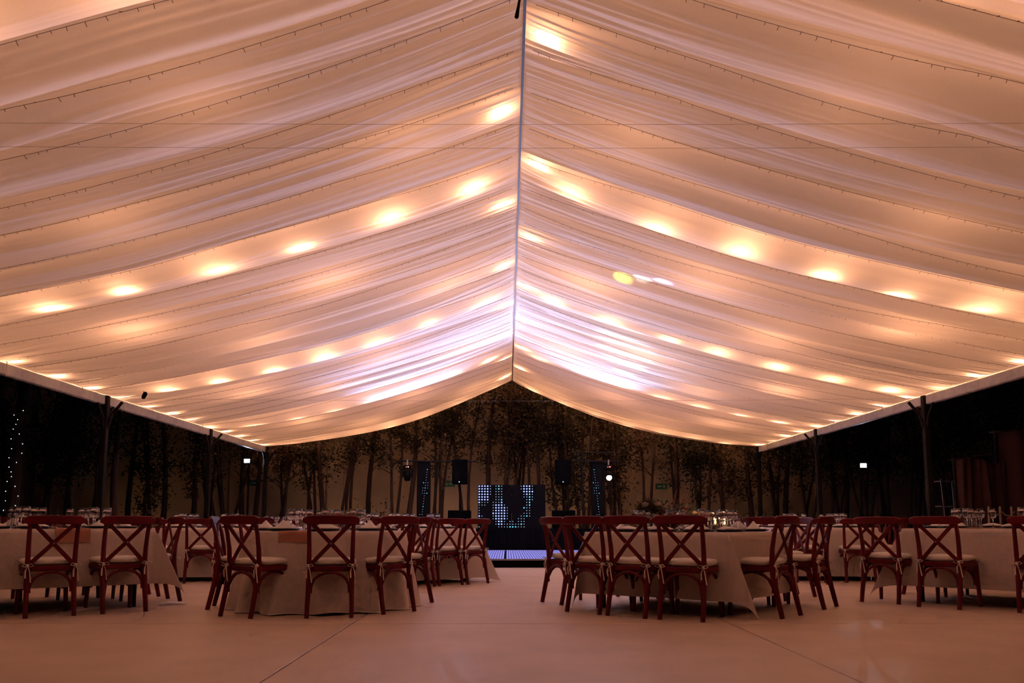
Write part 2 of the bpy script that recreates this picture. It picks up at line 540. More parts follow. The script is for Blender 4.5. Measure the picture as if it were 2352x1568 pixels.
# white ties dangling from the eaves
tie_me = MB().tube([(0,0,0), (.004,.003,-.07), (-.002,.006,-.16), (.006,0,-.24)], 0, prof=(.014, .004)).mesh('hanging_tie', M['napkin'])
for sgn in (-1, 1):
    rt = random.Random(9+sgn); k = 0
    y = 24.4
    while y > 9:
        o = ob('hanging_tie', tie_me, None, (XC + sgn*(HW-.07), y, ZE-.0), rt.uniform(0, 6), label=f'white fabric tie dangling from the {"left" if sgn<0 else "right"} eave, {ORD[k]} from the far end', cat='tie', group='eave ties')
        o.scale = (1, 1, rt.uniform(.5, 1.15))
        y -= rt.uniform(1.1, 2.2); k += 1

# unlit fairy-light strings lying along the creases
for sgn in (-1, 1):
    side = 'left' if sgn < 0 else 'right'
    cr = [c for c in CREASE[sgn][1:-1] if c > 3.2][::-1]
    rs_ = random.Random(31 + sgn)
    for k, c in enumerate(cr):
        c0 = c
        n = 40
        ss = np.linspace(.012, .985, n)
        dy = rs_.uniform(-.12, .12)
        yy = c0 + dy*ss + .03*np.sin(ss*5 + k)
        # underside of the drape: lie just below the lowest nearby surface
        zz = np.minimum.reduce([lining_z(sgn, ss, yy + d) for d in (-.03, 0, .03)]) - .008
        pts = [(XC + sgn*HW*a, float(b_), float(z_)) for a, b_, z_ in zip(ss, yy, zz)]
        t = thing('fairy_light_string', f'unlit fairy light string pinned across the {side} slope, {ORD[k]} from the far end', 'string lights', pts[0], 0, 'fairy light strings')
        o = Vector(pts[0])
        ob('wire', MB().tube([Vector(p)-o for p in pts], .0026 if c > 12 else .0021, 4, cap=False).mesh('wire', M['wire']), t)
        tk = MB(); nt_ = 62
        for i in range(nt_):
            a = .02 + .955*i/(nt_-1); a += rs_.uniform(-.004, .004)
            q = a*(n-1) if False else (a-.012)/(.973)*(n-1)
            i0 = min(n-2, max(0, int(q))); u = q-i0
            p = Vector(pts[i0])*(1-u) + Vector(pts[i0+1])*u - o
            d = Vector((rs_.uniform(-.3,.3), rs_.choice((-1, 1, 1))*1.0, -.55)).normalized()*rs_.uniform(.02, .038)
            tk.tube([p, p+d], .0025, 3)
        ob('mini_lamp', tk.mesh('mini_lamps', M['wire']), t, kind='stuff')

# ------------------------------------------------------------------ boundary wall, pilasters, gate recess
WY = 29.0
me = MB().box(-26, 26, WY, WY+.3, -.05, 7.5).mesh('wall_back', M['wall'])
wall = ob('wall_back', me, kind='structure')
pm = MB().box(-.28, .28, -.14, 0, -.05, 7.5, .01).mesh('pilaster', M['wall'])
for k in range(-7, 8):
    ob('pilaster', pm, wall, (-5.9 + 3.35*(k+1), WY, 0))
me = MB().box(-26.3, -26, -8, WY+.3, -.05, 7.0).mesh('wall_left', M['wall'])
ob('wall_left', me, kind='structure')
me = MB().box(26, 26.3, -8, WY+.3, -.05, 7.0).mesh('wall_right', M['wall'])
ob('wall_right', me, kind='structure')

# ------------------------------------------------------------------ chairs
def make_chair():
    t = thing('cross_back_chair', '', 'chair')
    wood = M['chair']
    prof = [(-.285, 0), (-.262, .10), (-.232, .24), (-.208, .38), (-.203, .47), (-.212, .60), (-.238, .74), (-.275, .855)]
    for sx in (-1, 1):
        pts = [(sx*(.188 + (.004 if z < .2 else 0) + (.02*max(0, z-.5))), y, z) for y, z in prof]
        pr = [(.036, .040), (.040, .043), (.043, .046), (.044, .046), (.042, .043), (.039, .038), (.036, .034), (.034, .03)]
        ob('leg', MB().tube(pts, 0, prof=pr, up=(0, 1, 0)).mesh('leg', wood, False), t)     # rear leg runs up as back post
    for sx in (-1, 1):
        pts = [(sx*.205, .205, 0), (sx*.196, .196, .22), (sx*.186, .186, .425)]
        ob('leg', MB().tube(pts, 0, prof=[(.032, .032), (.040, .040), (.046, .046)], up=(0, 1, 0)).mesh('leg', wood), t)
    # top rail, bowed back, rounded ends hanging over the posts
    rs = []
    n = 13
    for i in range(n):
        u = -1 + 2*i/(n-1)
        x = .248*u
        y = -.272 - .028*(1-u*u)
        h = .040 if abs(u) < .9 else .033
        if abs(u) > .99: h = .020
        zc = .852 + .006*(1-u*u)
        th = .014
        rs.append([(x, y-th, zc-h+.008), (x, y-th, zc+h-.008), (x, y-th*.4, zc+h), (x, y+th*.6, zc+h), (x, y+th, zc+h-.008), (x, y+th, zc-h+.008), (x, y+th*.4, zc-h), (x, y-th*.4, zc-h)])
    ob('top_rail', MB().rings(rs).mesh('top_rail', wood), t)
    for sx in (-1, 1):
        pts = []
        for i in range(9):
            u = i/8
            z = .47 + (.825-.47)*u
            x = sx*(-.168 + .336*u)
            y = -.205 - .055*u*u - .022*math.sin(PI*u) + sx*.006
            pts.append((x, y, z))
        ob('cross_slat', MB().tube(pts, 0, prof=(.038, .015), up=(0, 1, 0)).mesh('cross_slat', wood), t)
    ob('rivet', MB().blob((0, -.272, .6475), .007, 6, 4).mesh('rivet', M['steel']), t)
    # seat
    rs = []
    for z, g in ((.400, -.010), (.407, 0), (.446, 0), (.452, -.010)):
        pts = []
        for i in range(28):
            a = 2*PI*i/28
            cx, sy = math.cos(a), math.sin(a)
            e = .38
            x = math.copysign(abs(cx)**e, cx); y = math.copysign(abs(sy)**e, sy)
            wd = .215 + .012*y
            pts.append((x*(wd+g), .002 + y*(.215+g), z))
        rs.append(pts)
    ob('seat', MB().rings(rs).mesh('seat', wood), t)
    # bentwood arches under the seat, one on each side
    def arch(p0, p1):
        p0 = Vector(p0); p1 = Vector(p1); pts = []
        for i in range(11):
            u = i/10; a = PI*u
            q = p0.lerp(p1, .5 - .5*math.cos(a))
            z = .215 + .178*math.sin(a)**.75
            pts.append((q.x, q.y, z))
        return MB().tube(pts, 0, prof=(.030, .025), up=(0, 0, 1)).mesh('arched_brace', wood)
    ob('arched_brace', arch((-.170, -.225, 0), (.170, -.225, 0)), t)
    ob('arched_brace', arch((-.172, .188, 0), (.172, .188, 0)), t)
    ob('arched_brace', arch((-.190, -.205, 0), (-.190, .172, 0)), t)
    ob('arched_brace', arch((.190, -.205, 0), (.190, .172, 0)), t)
    # cushion with ties
    rs = []
    for z, g in ((.453, -.03), (.461, -.004), (.480, .008), (.498, .0), (.508, -.022), (.514, -.08), (.517, -.15)):
        pts = []
        for i in range(32):
            a = 2*PI*i/32
            cx, sy = math.cos(a), math.sin(a)
            e = .45
            x = math.copysign(abs(cx)**e, cx); y = math.copysign(abs(sy)**e, sy)
            pts.append((x*(.212+g), .008 + y*(.20+g), z + .003*math.sin(5*a)))
        rs.append(pts)
    cu = ob('cushion', MB().rings(rs).mesh('cushion', M['cushion'], True), t)
    for sx in (-1, 1):
        b = MB()
        x, y, z = sx*.192, -.232, .455
        b.tube([(sx*.15, -.18, .47), (x, y+.01, z+.005), (x, y, z)], 0, prof=(.014, .005))
        b.blob((x, y-.004, z), .013, 6, 4)
        for d in (-1, 1):                              # bow loops and tails
            b.tube([(x, y-.006, z), (x+d*.025, y-.02, z+.016), (x+d*.045, y-.022, z-.004), (x+d*.02, y-.014, z-.012), (x, y-.006, z)], 0, prof=(.011, .004))
            b.tube([(x, y-.006, z), (x+d*.016, y-.018, z-.05), (x+d*.022+.008, y-.012, z-.11 - .04*(d > 0))], 0, prof=(.012, .004))
        ob('tie', b.mesh('tie', M['cushion']), cu)
    return t
chair0 = make_chair()
chair_used = [False]
def chair(rx, ry, face, label, group='cross back chairs'):
    o = chair0 if not chair_used[0] else copy_tree(chair0)
    chair_used[0] = True
    f = R(face)
    o.location = (rx + .285*math.sin(f), ry + .285*math.cos(f), 0)
    o.rotation_euler = (0, 0, -f)
    o['label'] = label; o['category'] = 'chair'; o['group'] = group
    return o

# ------------------------------------------------------------------ tables and cloths
def square_cloth(h, half, drop, m, seed, swing=0.0, flare=.42):
    n = 68
    L = half + drop
    u = np.linspace(-L, L, n)
    # make sure grid lines fall on the table edge
    for e in (-half, half):
        u[np.argmin(abs(u-e))] = e
    U, V = np.meshgrid(u, u, indexing='ij')
    au, av = abs(U), abs(V); su, sv = np.sign(U), np.sign(V)
    du, dv = np.maximum(au-half, 0), np.maximum(av-half, 0)
    rg = np.random.default_rng(seed); ph = rg.random(8)*6.28
    X = np.clip(U, -half, half).copy(); Y = np.clip(V, -half, half).copy(); Z = np.full_like(U, h)
    side_u = (du > 0) & (dv == 0); side_v = (dv > 0) & (du == 0); cor = (du > 0) & (dv > 0)
    def wave(c, d, k): return .010*d/.6*np.sin(c*9+ph[k]) + .016*(d/.6)*np.sin(c*4.3+ph[k+1]) + .004*np.sin(c*23+ph[k+2])*(d/.6)
    edge = .012
    X = np.where(side_u, su*(half + edge*np.minimum(1, du/.03) + .05*du + wave(V + su, du, 0)), X)
    Z = np.where(side_u, h - du, Z)
    Y = np.where(side_v, sv*(half + edge*np.minimum(1, dv/.03) + .05*dv + wave(U + 3*sv, dv, 2)), Y)
    Z = np.where(side_v, h - dv, Z)
    r = np.hypot(du, dv); a = np.arctan2(dv, du)
    q = 1 - abs(a - PI/4)/(PI/4)                    # 0 on the side planes, 1 on the fold
    wv = np.sin(np.minimum(q, 1)*PI/2)**1.1 * flare * r
    dn = np.sqrt(np.maximum(r*r - wv*wv, 0))
    over = np.maximum(dn - (h - .012), 0)           # cloth lying on the floor
    dn = np.minimum(dn, h - .012)
    k = wv + over*.8
    # flap sides stand apart a little
    spread = .05*r*(1-q)*np.sign(PI/4 - a)
    cx = half + edge + .05*r*(1-q)
    ca, sa = math.cos(swing), math.sin(swing)
    kx, ky = su*k*.7071, sv*k*.7071
    X = np.where(cor, su*(cx + spread*.5) + kx*ca - ky*sa, X)
    Y = np.where(cor, sv*(cx - spread*.5) + kx*sa + ky*ca, Y)
    Z = np.where(cor, h - dn, Z)
    Z = np.where(Z < .012, .012 + .006*np.sin(X*31)*np.sin(Y*27)**2, Z)
    Z = np.where((du == 0) & (dv == 0), h + .0012*np.sin(U*14+ph[6])*np.sin(V*11+ph[7]), Z)
    return grid_mesh('tablecloth', X, Y, Z, m)

def round_cloth(h, rad, m, seed):
    nt_, nr = 128, 40
    th = np.linspace(0, 2*PI, nt_+1)
    t = np.concatenate([np.linspace(0, rad, 14), rad + np.linspace(.01, h+.05, nr-14)])
    T, TH = np.meshgrid(t, th, indexing='ij')
    rg = np.random.default_rng(seed); ph = rg.random(6)*6.28
    d = np.maximum(T-rad, 0)/h
    fold = (.5+.5*np.sin(13*TH + ph[0] + .8*np.sin(3*TH+ph[1])))
    rr = np.where(T <= rad, T, rad + .012*np.minimum(1, d*20) + d*(.05 + .12*fold) + .01*d*np.sin(29*TH+ph[2]))
    lift = .035*np.maximum(0, np.cos(TH + 1.30))**20      # the hem is rucked up near the front
    Z = np.where(T <= rad, h, h - (T-rad)*(1-lift/h*2.0*d))
    Z = np.maximum(Z, .010 + .004*np.sin(17*TH)*d)
    return grid_mesh('tablecloth', rr*np.cos(TH), rr*np.sin(TH), Z, m)

leg_me = {}
def table(cx, cy, ang, h, shape, label):
    t = thing('banquet_table', label, 'table', (cx, cy, 0), -R(ang), 'banquet tables')
    top = h - .008
    if shape == 'round':
        ob('tabletop', MB().lathe([(.765, top-.03), (.775, top-.026), (.775, top-.004), (.765, top)], 40).mesh('tabletop', M['tablewood']), t)
        q = .42
    else:
        ob('tabletop', MB().box(-.742, .742, -.742, .742, top-.03, top, .006).mesh('tabletop', M['tablewood']), t)
        q = .62
    for sx in (-1, 1):
        for sy in (-1, 1):
            ob('leg', MB().tube([(sx*q, sy*q, 0), (sx*q, sy*q, top-.03)], .018, 8).mesh('leg', M['post']), t)
    return t

wine_me = MB().lathe([(.002,.002),(.034,0),(.035,.003),(.012,.008),(.0045,.016),(.0040,.085),(.010,.094),(.030,.112),(.040,.140),(.040,.165),(.033,.205),(.0325,.205),(.0393,.165),(.0393,.141),(.0293,.113),(.009,.0965),(.001,.096)], 18).mesh('wine_glass', M['glass'], True)
tumb_me = MB().lathe([(.001,.0),(.030,.0),(.031,.004),(.034,.135),(.0335,.135),(.0295,.014),(.001,.013)], 30).mesh('water_tumbler', M['glass'])
charger_me = MB().lathe([(.001, 0), (.11, 0), (.152, .014), (.153, .018), (.11, .007), (.001, .006)], 32).mesh('charger_plate', M['charger'], True)
plate_me = MB().lathe([(.001, 0), (.085, 0), (.128, .014), (.129, .018), (.085, .006), (.001, .005)], 32).mesh('dinner_plate', M['china'], True)
def napkin_meshes():
    out = []
    # standing folded triangle
    v = [(-.11,-.05,0),(.11,-.045,0),(.10,.06,0),(-.10,.06,0),(-.01,-.018,.095),(.012,.014,.088),(-.06,-.045,.035),(.055,-.04,.038)]
    b = MB().add(v, [(0,6,4,5,3),(0,1,7,4,6),(1,2,5,4,7),(2,3,5),(0,3,2,1)])
    out.append(b.mesh('folded_napkin', M['napkin']))
    # loose flat fold
    rs = []
    for x, wd, hh in ((-.13,.03,.010),(-.11,.055,.022),(-.05,.062,.038),(.02,.060,.034),(.09,.05,.024),(.125,.02,.008)):
        rs.append([(x,-wd,0),(x,wd,0),(x+.01,wd*.9,hh*.7),(x,wd*.3,hh),(x-.005,-wd*.3,hh*.86),(x,-wd*.9,hh*.6)])
    out.append(MB().rings(rs).mesh('folded_napkin', M['napkin']))
    # soft peak
    rs = []
    for z, g in ((0,.10),(.02,.085),(.045,.05),(.07,.022),(.085,.008)):
        rs.append([((g*(1+.22*math.sin(3*a+z*20)))*math.cos(a)*1.15, (g*(.8+.2*math.sin(2*a)))*math.sin(a), z) for a in [2*PI*i/14 for i in range(14)]])
    out.append(MB().rings(rs).mesh('folded_napkin', M['napkin'], True))
    return out
NAP = napkin_meshes()
rp_ = random.Random(21)
PLACED = [(1.61, 8.58, .15), (2.02, 8.22, .036), (2.13, 8.28, .036), (2.06, 8.36, .036)]
def setting(tx, ty, h, ang_in, radius, idx, short, plates=True):
    """ang_in: direction (deg, from +Y to +X) that the guest looks, radius: distance of the plate from the table centre"""
    f = R(ang_in); fx, fy = math.sin(f), math.cos(f); ax, ay = math.cos(f), -math.sin(f)
    z = h + .004
    def P(inw, side): return (tx - fx*(radius-inw) + ax*side, ty - fy*(radius-inw) + ay*side)
    def free(inw, side, r):
        for k in range(60):
            i2, s2 = inw + rp_.uniform(-.02, .02) + .0035*k*rp_.uniform(-1, .6), side + rp_.uniform(-.02, .02) + .0045*k*rp_.uniform(-1, 1)
            x, y = P(i2, s2)
            if all((x-a)**2 + (y-b)**2 > (r+c)**2 for a, b, c in PLACED): break
        PLACED.append((x, y, r))
        return x, y
    o_ = ORD[idx]
    if plates:
        x, y = P(0, 0)
        ob('charger_plate', charger_me, None, (x, y, z), label=f'black charger plate, {o_} setting clockwise from camera side, {short}', cat='plate', group='charger plates')
        ob('dinner_plate', plate_me, None, (x, y, z+.009), label=f'cream dinner plate, {o_} setting clockwise from camera side, {short}', cat='plate', group='dinner plates')
        k = rp_.choice((0, 1, 1, 2, 2))
        ob('folded_napkin', NAP[k], None, (x, y, z+.017), -f + rp_.uniform(-.5, .5), label=f'folded ivory napkin, {o_} setting clockwise from camera side, {short}', cat='napkin', group='napkins')
    x, y = free(.235, .10, .041)
    ob('wine_glass', wine_me, None, (x, y, z), label=f'stemmed wine glass, {o_} setting clockwise from camera side, {short}', cat='glass', group='wine glasses')
    x, y = free(.225, -.02, .044)
    o = ob('water_goblet', wine_me, None, (x, y, z), label=f'larger water goblet, {o_} setting clockwise from camera side, {short}', cat='glass', group='water goblets')
    o.scale = (1.08, 1.08, 1.04)
    x, y = free(.16, .19, .036)
    ob('water_tumbler', tumb_me, None, (x, y, z), label=f'straight clear tumbler, {o_} setting clockwise from camera side, {short}', cat='glass', group='tumblers')

TABLES = [
 # id, cx, cy, face angle, height, shape, cloth, short name
 ('A', -4.60, 8.63, -39, .772, 'square', 'cloth', 'left foreground table'),
 ('B', -1.83, 8.60, 0, .750, 'round', 'cloth', 'round table'),
 ('C', 1.83, 8.56, 38, .742, 'square', 'cloth', 'candlelit table'),
 ('D', 5.29, 9.02, 48, .772, 'square', 'cloth', 'right foreground table'),
 ('E', -1.52, 12.31, -43, .755, 'square', 'cloth2', 'table nearest the dance floor'),
 ('F', -4.60, 13.0, -8, .760, 'square', 'cloth2', 'left second-row table'),
 ('G', 4.75, 13.15, 8, .765, 'square', 'cloth2', 'right second-row table'),
 ('H', 5.55, 17.2, 0, .760, 'square', 'cloth2', 'right farthest table'),
 ('I', -5.10, 17.2, 0, .760, 'square', 'cloth2', 'left farthest table'),
]
TAB = {}
for k, (tid, cx, cy, ang, h, shape, cl, short) in enumerate(TABLES):
    TAB[tid] = (cx, cy, ang, h)
    table(cx, cy, ang, h, shape, f'{shape} folding table under the linen cloth, {short}' if shape == 'square' else 'round folding table under its linen cloth, left of the aisle')
    if shape == 'round': me = round_cloth(h, .785, M[cl], 3)
    else: me = square_cloth(h, .75, {'A': .54, 'D': .60}.get(tid, .60 if k < 4 else .70), M[cl], 40+k, {'C': R(50), 'D': R(-25)}.get(tid, R(12)), .31 if tid == 'C' else .42)
    ob('tablecloth', me, None, (cx, cy, 0), -R(ang), label=f'{"oat" if cl == "cloth" else "ivory"} linen cloth draped over the {short}', cat='tablecloth', group='tablecloths')

AD = 'dark red cross-back chair'
# measured chairs: rear-leg midpoint, facing direction
for rx, ry, fc, lb in [
 (-4.05, 7.58, -37, 'leftmost chair of the near row, back to camera, at the left foreground table'),
 (-3.56, 7.96, -42, 'second chair from the left edge, back to camera, at the left foreground table'),
 (-3.62, 9.28, -130, 'right end of the left foreground table, beside the hanging cloth corner'),
 (-4.08, 9.86, -128, 'right end of the left foreground table, the farther one'),
 (-2.92, 8.42, 80, 'turned side-on at the left of the round table'),
 (-2.40, 7.55, 31, 'angled right in front of the round table, large bow on its cushion'),
 (-1.56, 7.50, -9, 'back squarely to camera at the middle of the round table'),
 (-1.00, 7.93, -50, 'angled left at the front right of the round table'),
 (-.88, 9.15, -118, 'side-on at the right of the round table, beside the aisle'),
 (-1.36, 9.76, -158, 'behind the round table, rightmost of three'),
 (-2.10, 9.90, 168, 'behind the round table, middle of three'),
 (-2.80, 9.35, 128, 'behind the round table, leftmost of three'),
 (.46, 8.86, 62, 'leftmost at the candlelit table, beside the aisle'),
 (.70, 7.92, 44, 'second from the aisle along the front of the candlelit table'),
 (1.05, 7.58, 39, 'middle of the front row of the candlelit table'),
 (1.48, 7.30, 31, 'nearest to camera, at the front corner of the candlelit table'),
 (2.52, 7.58, -48, 'right side of the candlelit table, nearest the hanging cloth corner'),
 (3.17, 8.38, -52, 'right side of the candlelit table, cushion pushed off its seat'),
 (3.45, 9.85, -100, 'standing back from the candlelit table toward the right second-row table'),
 (3.89, 8.92, 48, 'left end of the right foreground table, white ties hanging'),
 (4.22, 8.36, 49, 'back to camera at the middle of the right foreground table'),
 (4.92, 7.84, 32, 'cut by the right edge of the picture, at the right foreground table'),
 (-1.10, 11.09, -40, 'leftmost of three in front of the table nearest the dance floor'),
 (-.75, 11.42, -41, 'middle of three in front of the table nearest the dance floor'),
 (-.40, 11.75, -46, 'rightmost of three in front of the table nearest the dance floor'),
 (-4.29, 11.85, -12, 'right of two in front of the left second-row table'),
 (-4.98, 11.75, -6, 'left of two in front of the left second-row table'),
 (4.28, 11.98, 10, 'left of two in front of the right second-row table'),
 (4.96, 11.93, 12, 'right of two in front of the right second-row table'),
]:
    chair(rx, ry, fc, f'{AD} {lb}' if len(lb.split()) <= 12 else f'{AD} {" ".join(lb.split()[:12])}')
SIDE = {'B': 'far', 'L': 'left', 'R': 'right', 'F': 'near'}
def auto_chairs(tid, sides, offs=(-.36, .36)):
    cx, cy, ang, h = TAB[tid]
    short = [t_[7] for t_ in TABLES if t_[0] == tid][0]
    for sd in sides:
        psi = ang + {'F': 0, 'L': 90, 'B': 180, 'R': -90}[sd]
        f = R(psi)
        for k, off in enumerate(offs):
            rx = cx - math.sin(f)*1.16 + math.cos(f)*off
            ry = cy - math.cos(f)*1.16 - math.sin(f)*off
            chair(rx, ry, psi + rp_.uniform(-5, 5), f'{AD}, {SIDE[sd]} side of the {short}, {["first", "second"][k]} going clockwise')
auto_chairs('A', 'B')
auto_chairs('C', 'B')
auto_chairs('C', 'L', (-.38,))
auto_chairs('D', 'L', (-.38,))
auto_chairs('E', 'BLR')
auto_chairs('F', 'BLR')
auto_chairs('G', 'BLR')
auto_chairs('H', 'FBLR')
auto_chairs('I', 'FBLR')

# place settings: plates claim their spots first, then the glasses find room
JOBS = []
for tid, cx, cy, ang, h, shape, cl, short in TABLES:
    if shape == 'round':
        spots = [(cx, cy, fc, .60) for fc in (31, 75, 125, 168, 200, 242, 305, 350)]
    else:
        spots = []
        for sd in (0, 90, 180, 270):
            f = R(ang + sd)
            for off in ((-.30, .30) if not (tid == 'C' and sd == 0) else (-.36, .0, .36)):
                spots.append((cx + math.cos(f)*off, cy - math.sin(f)*off, ang + sd, .565))
    for idx, (x, y, fc, rd_) in enumerate(spots):
        PLACED.append((x - math.sin(R(fc))*rd_, y - math.cos(R(fc))*rd_, .125))
        JOBS.append((x, y, h, fc, rd_, idx, short))
for j in JOBS: setting(*j)

# table runners
def runner(tid, wdt, hang, label, off=0.0, length=.75, d0=None):
    cx, cy, ang, h = TAB[tid]
    b = MB(); z = h + .0035
    L = length
    pts = []
    if hang > 0:
        pts += [(off, -L-.026, h-hang), (off, -L-.022, h-.02), (off, -L-.012, z-.001)]
    pts += [(off, -L+.04, z+.001), (off, 0, z+.001), (off, L-.06, z+.001)]
    V = []; 
    for p in pts:
        V += [(p[0]-wdt/2, p[1], p[2]), (p[0]+wdt/2, p[1], p[2])]
    V2 = [(x, y - (.003 if i < 6 and hang > 0 else 0), zz + .003) for i, (x, y, zz) in enumerate(V)]
    n = len(pts); Fc = []
    for i in range(n-1):
        a = 2*i
        Fc.append((a, a+1, a+3, a+2)); Fc.append((2*n+a, 2*n+a+2, 2*n+a+3, 2*n+a+1))
        Fc.append((a, a+2, 2*n+a+2, 2*n+a)); Fc.append((a+1, 2*n+a+1, 2*n+a+3, a+3))
    Fc.append((0, 2*n, 2*n+1, 1)); Fc.append((2*n-2, 2*n-1, 4*n-1, 4*n-2))
    b.add(V + V2, Fc)
    ob('table_runner', b.mesh('table_runner', M['runner']), None, (cx, cy, 0), -R(ang if d0 is None else d0), label=label, cat='runner', group='table runners')
runner('A', .30, .13, 'terracotta gauze runner hanging over the edge of the left foreground table')
runner('B', .29, .10, 'terracotta gauze runner hanging over the edge of the round table', length=.785, d0=10)
runner('C', .32, 0, 'terracotta gauze runner ending at the edge of the candlelit table', length=.74)
runner('D', .30, .0, 'terracotta gauze runner across the right foreground table', off=-.2, length=.74)

# napkins dropped on the floor
for k, (x, y, rz, sx) in enumerate(((-3.42, 8.74, .3, 1.0), (-4.05, 8.25, 1.2, 1.5))):
    o = ob('dropped_napkin', NAP[1], None, (x, y, .002), rz, label=['crumpled ivory napkin lying on the floor between left and round tables', 'crumpled ivory cloth on the floor under the left foreground table'][k], cat='napkin')
    o.scale = (1.0*sx, .9, .9)

# ------------------------------------------------------------------ candlelit table centrepiece
cx, cy, ang, h = TAB['C']
rf = random.Random(8)
t = thing('flower_arrangement', 'low flower arrangement of cream roses, blush blooms and dark foliage on candlelit table', 'flowers', (cx-.22, cy+.02, h+.004))
ob('bowl', MB().lathe([(.001, 0), (.07, 0), (.075, .01), (.12, .06), (.125, .08), (.115, .08), (.07, .02), (.001, .018)], 20).mesh('bowl', M['charger'], True), t)
def rose(r, m, nm):
    b = MB()
    for L_ in range(4):
        for i in range(5):
            a = 2*PI*i/5 + L_*.6; rr = r*(.25 + .25*L_); hh = r*(1.15 - .18*L_)
            p = []
            for u in (-1, -.4, .4, 1):
                p += [(math.cos(a+u*.75)*rr*.55, math.sin(a+u*.75)*rr*.55, -r*.35), (math.cos(a+u*.7)*rr, math.sin(a+u*.7)*rr, hh*.45*(1-.25*u*u)), (math.cos(a+u*.6)*rr*1.12, math.sin(a+u*.6)*rr*1.12, hh*.75*(1-.3*u*u))]
            b.add(p, [(3*k+j, 3*k+j+1, 3*k+3+j+1, 3*k+3+j) for k in range(3) for j in range(2)])
    return b.mesh(nm, m, True)
rose_a, rose_b = rose(.036, M['petal'], 'rose'), rose(.034, M['petal2'], 'blush_bloom')
for (x, y, z, q) in [(-.21,-.02,.265,0),(-.085,-.03,.268,0),(-.12,.05,.14,0),(-.05,-.1,.11,0),(.16,-.08,.19,0),(.27,-.06,.18,0),(.36,.03,.20,0),(.12,-.12,.15,1),(-.02,.05,.19,1),(.05,-.1,.175,1),(-.26,0,.13,0),(.42,.0,.15,1),(-.3,-.1,.11,1),(.22,.08,.22,1),(-.36,.03,.12,0),(.31,-.1,.14,0)]:
    ob('rose' if q == 0 else 'blush_bloom', rose_b if q else rose_a, t, (x, y, z), rf.uniform(0, 6))
st = MB()
for (x, y, z) in [(-.21,-.02,.265),(-.085,-.03,.268),(.36,.03,.20),(.27,-.06,.18),(.22,.08,.22)]:
    st.tube([(x*.25, y*.25, .05), (x*.7, y*.7, z*.6), (x, y, z-.01)], .003, 4)
ob('stems', st.mesh('stems', M['fernleaf']), t)
lf = MB()
for i in range(320):
    a = rf.uniform(0, 2*PI); rr = rf.uniform(.05, .42); x, y = rr*math.cos(a), rr*.4*math.sin(a)
    z = rf.uniform(.05, .30)*(1.1-rr); L_ = rf.uniform(.03, .07)
    d = Vector((math.cos(a)+rf.uniform(-.5,.5), math.sin(a)+rf.uniform(-.5,.5), rf.uniform(-.2,.9))).normalized()*L_
    n_ = d.cross(Vector((rf.uniform(-1,1), rf.uniform(-1,1), 1))).normalized()*L_*.28
    p = Vector((x, y, z))
    lf.add([p, p+d*.5+n_, p+d, p+d*.5-n_], [(0,1,2,3)])
ob('foliage', lf.mesh('foliage', M['fernleaf']), t, kind='stuff')
# fan palm leaf and rust plumes
fp = MB(); c0 = Vector((-.15, .06, .19))
for i in range(26):
    a = R(-10 + 200*i/25)
    d = Vector((math.cos(a), .15, math.sin(a)*1.0))*.17
    n_ = Vector((-math.sin(a), .05*(-1)**i, math.cos(a)))*.012
    fp.add([c0, c0+d*.6+n_, c0+d, c0+d*.6-n_], [(0,1,2,3)])
ob('fan_leaf', fp.mesh('fan_leaf', M['leaf2']), t)
pl = MB()
for i in range(16):
    b0 = Vector((rf.uniform(-.08,.15), rf.uniform(-.03,.08), .08)); tip = b0 + Vector((rf.uniform(-.08,.24), rf.uniform(-.05,.08), rf.uniform(.18,.37)))
    pl.tube([b0, b0.lerp(tip,.5)+Vector((0,0,.02)), tip], .0025, 3)
    for k in range(24):
        p = b0.lerp(tip, rf.uniform(.45, 1)); d = Vector((rf.uniform(-1,1), rf.uniform(-1,1), rf.uniform(0,1)))*.022
        n_ = d.cross(Vector((0,0,1)))*.15
        pl.add([p, p+d+n_, p+d-n_], [(0,1,2)])
ob('plume', pl.mesh('plumes', M['plume']), t, kind='stuff')
votive_me = MB().lathe([(.001,0),(.028,0),(.030,.004),(.033,.12),(.0325,.12),(.0285,.006),(.001,.005)], 26).mesh('votive_glass', M['glass'])
wax_me = MB().lathe([(.001,.006),(.024,.006),(.024,.065),(.020,.067),(.001,.064)], 14).mesh('wax', M['wax'], True)
flame_me = MB().lathe([(.0005,.068),(.006,.075),(.0075,.084),(.004,.098),(.0004,.110)], 8).mesh('flame', M['flame'], True)
for k, (x, y) in enumerate(((2.02, 8.22), (2.13, 8.28), (2.06, 8.36))):
    v = thing('votive_candle', f'lit votive candle in clear glass, {["left", "right", "rear"][k]} of three by the napkins, candlelit table', 'candle', (x, y, h+.004), 0, 'votive candles')
    ob('votive_glass', votive_me, v); ob('wax', wax_me, v); ob('flame', flame_me, v)
    point('candle_light', v, (0, 0, .112), .9, (1, .55, .22), .008)

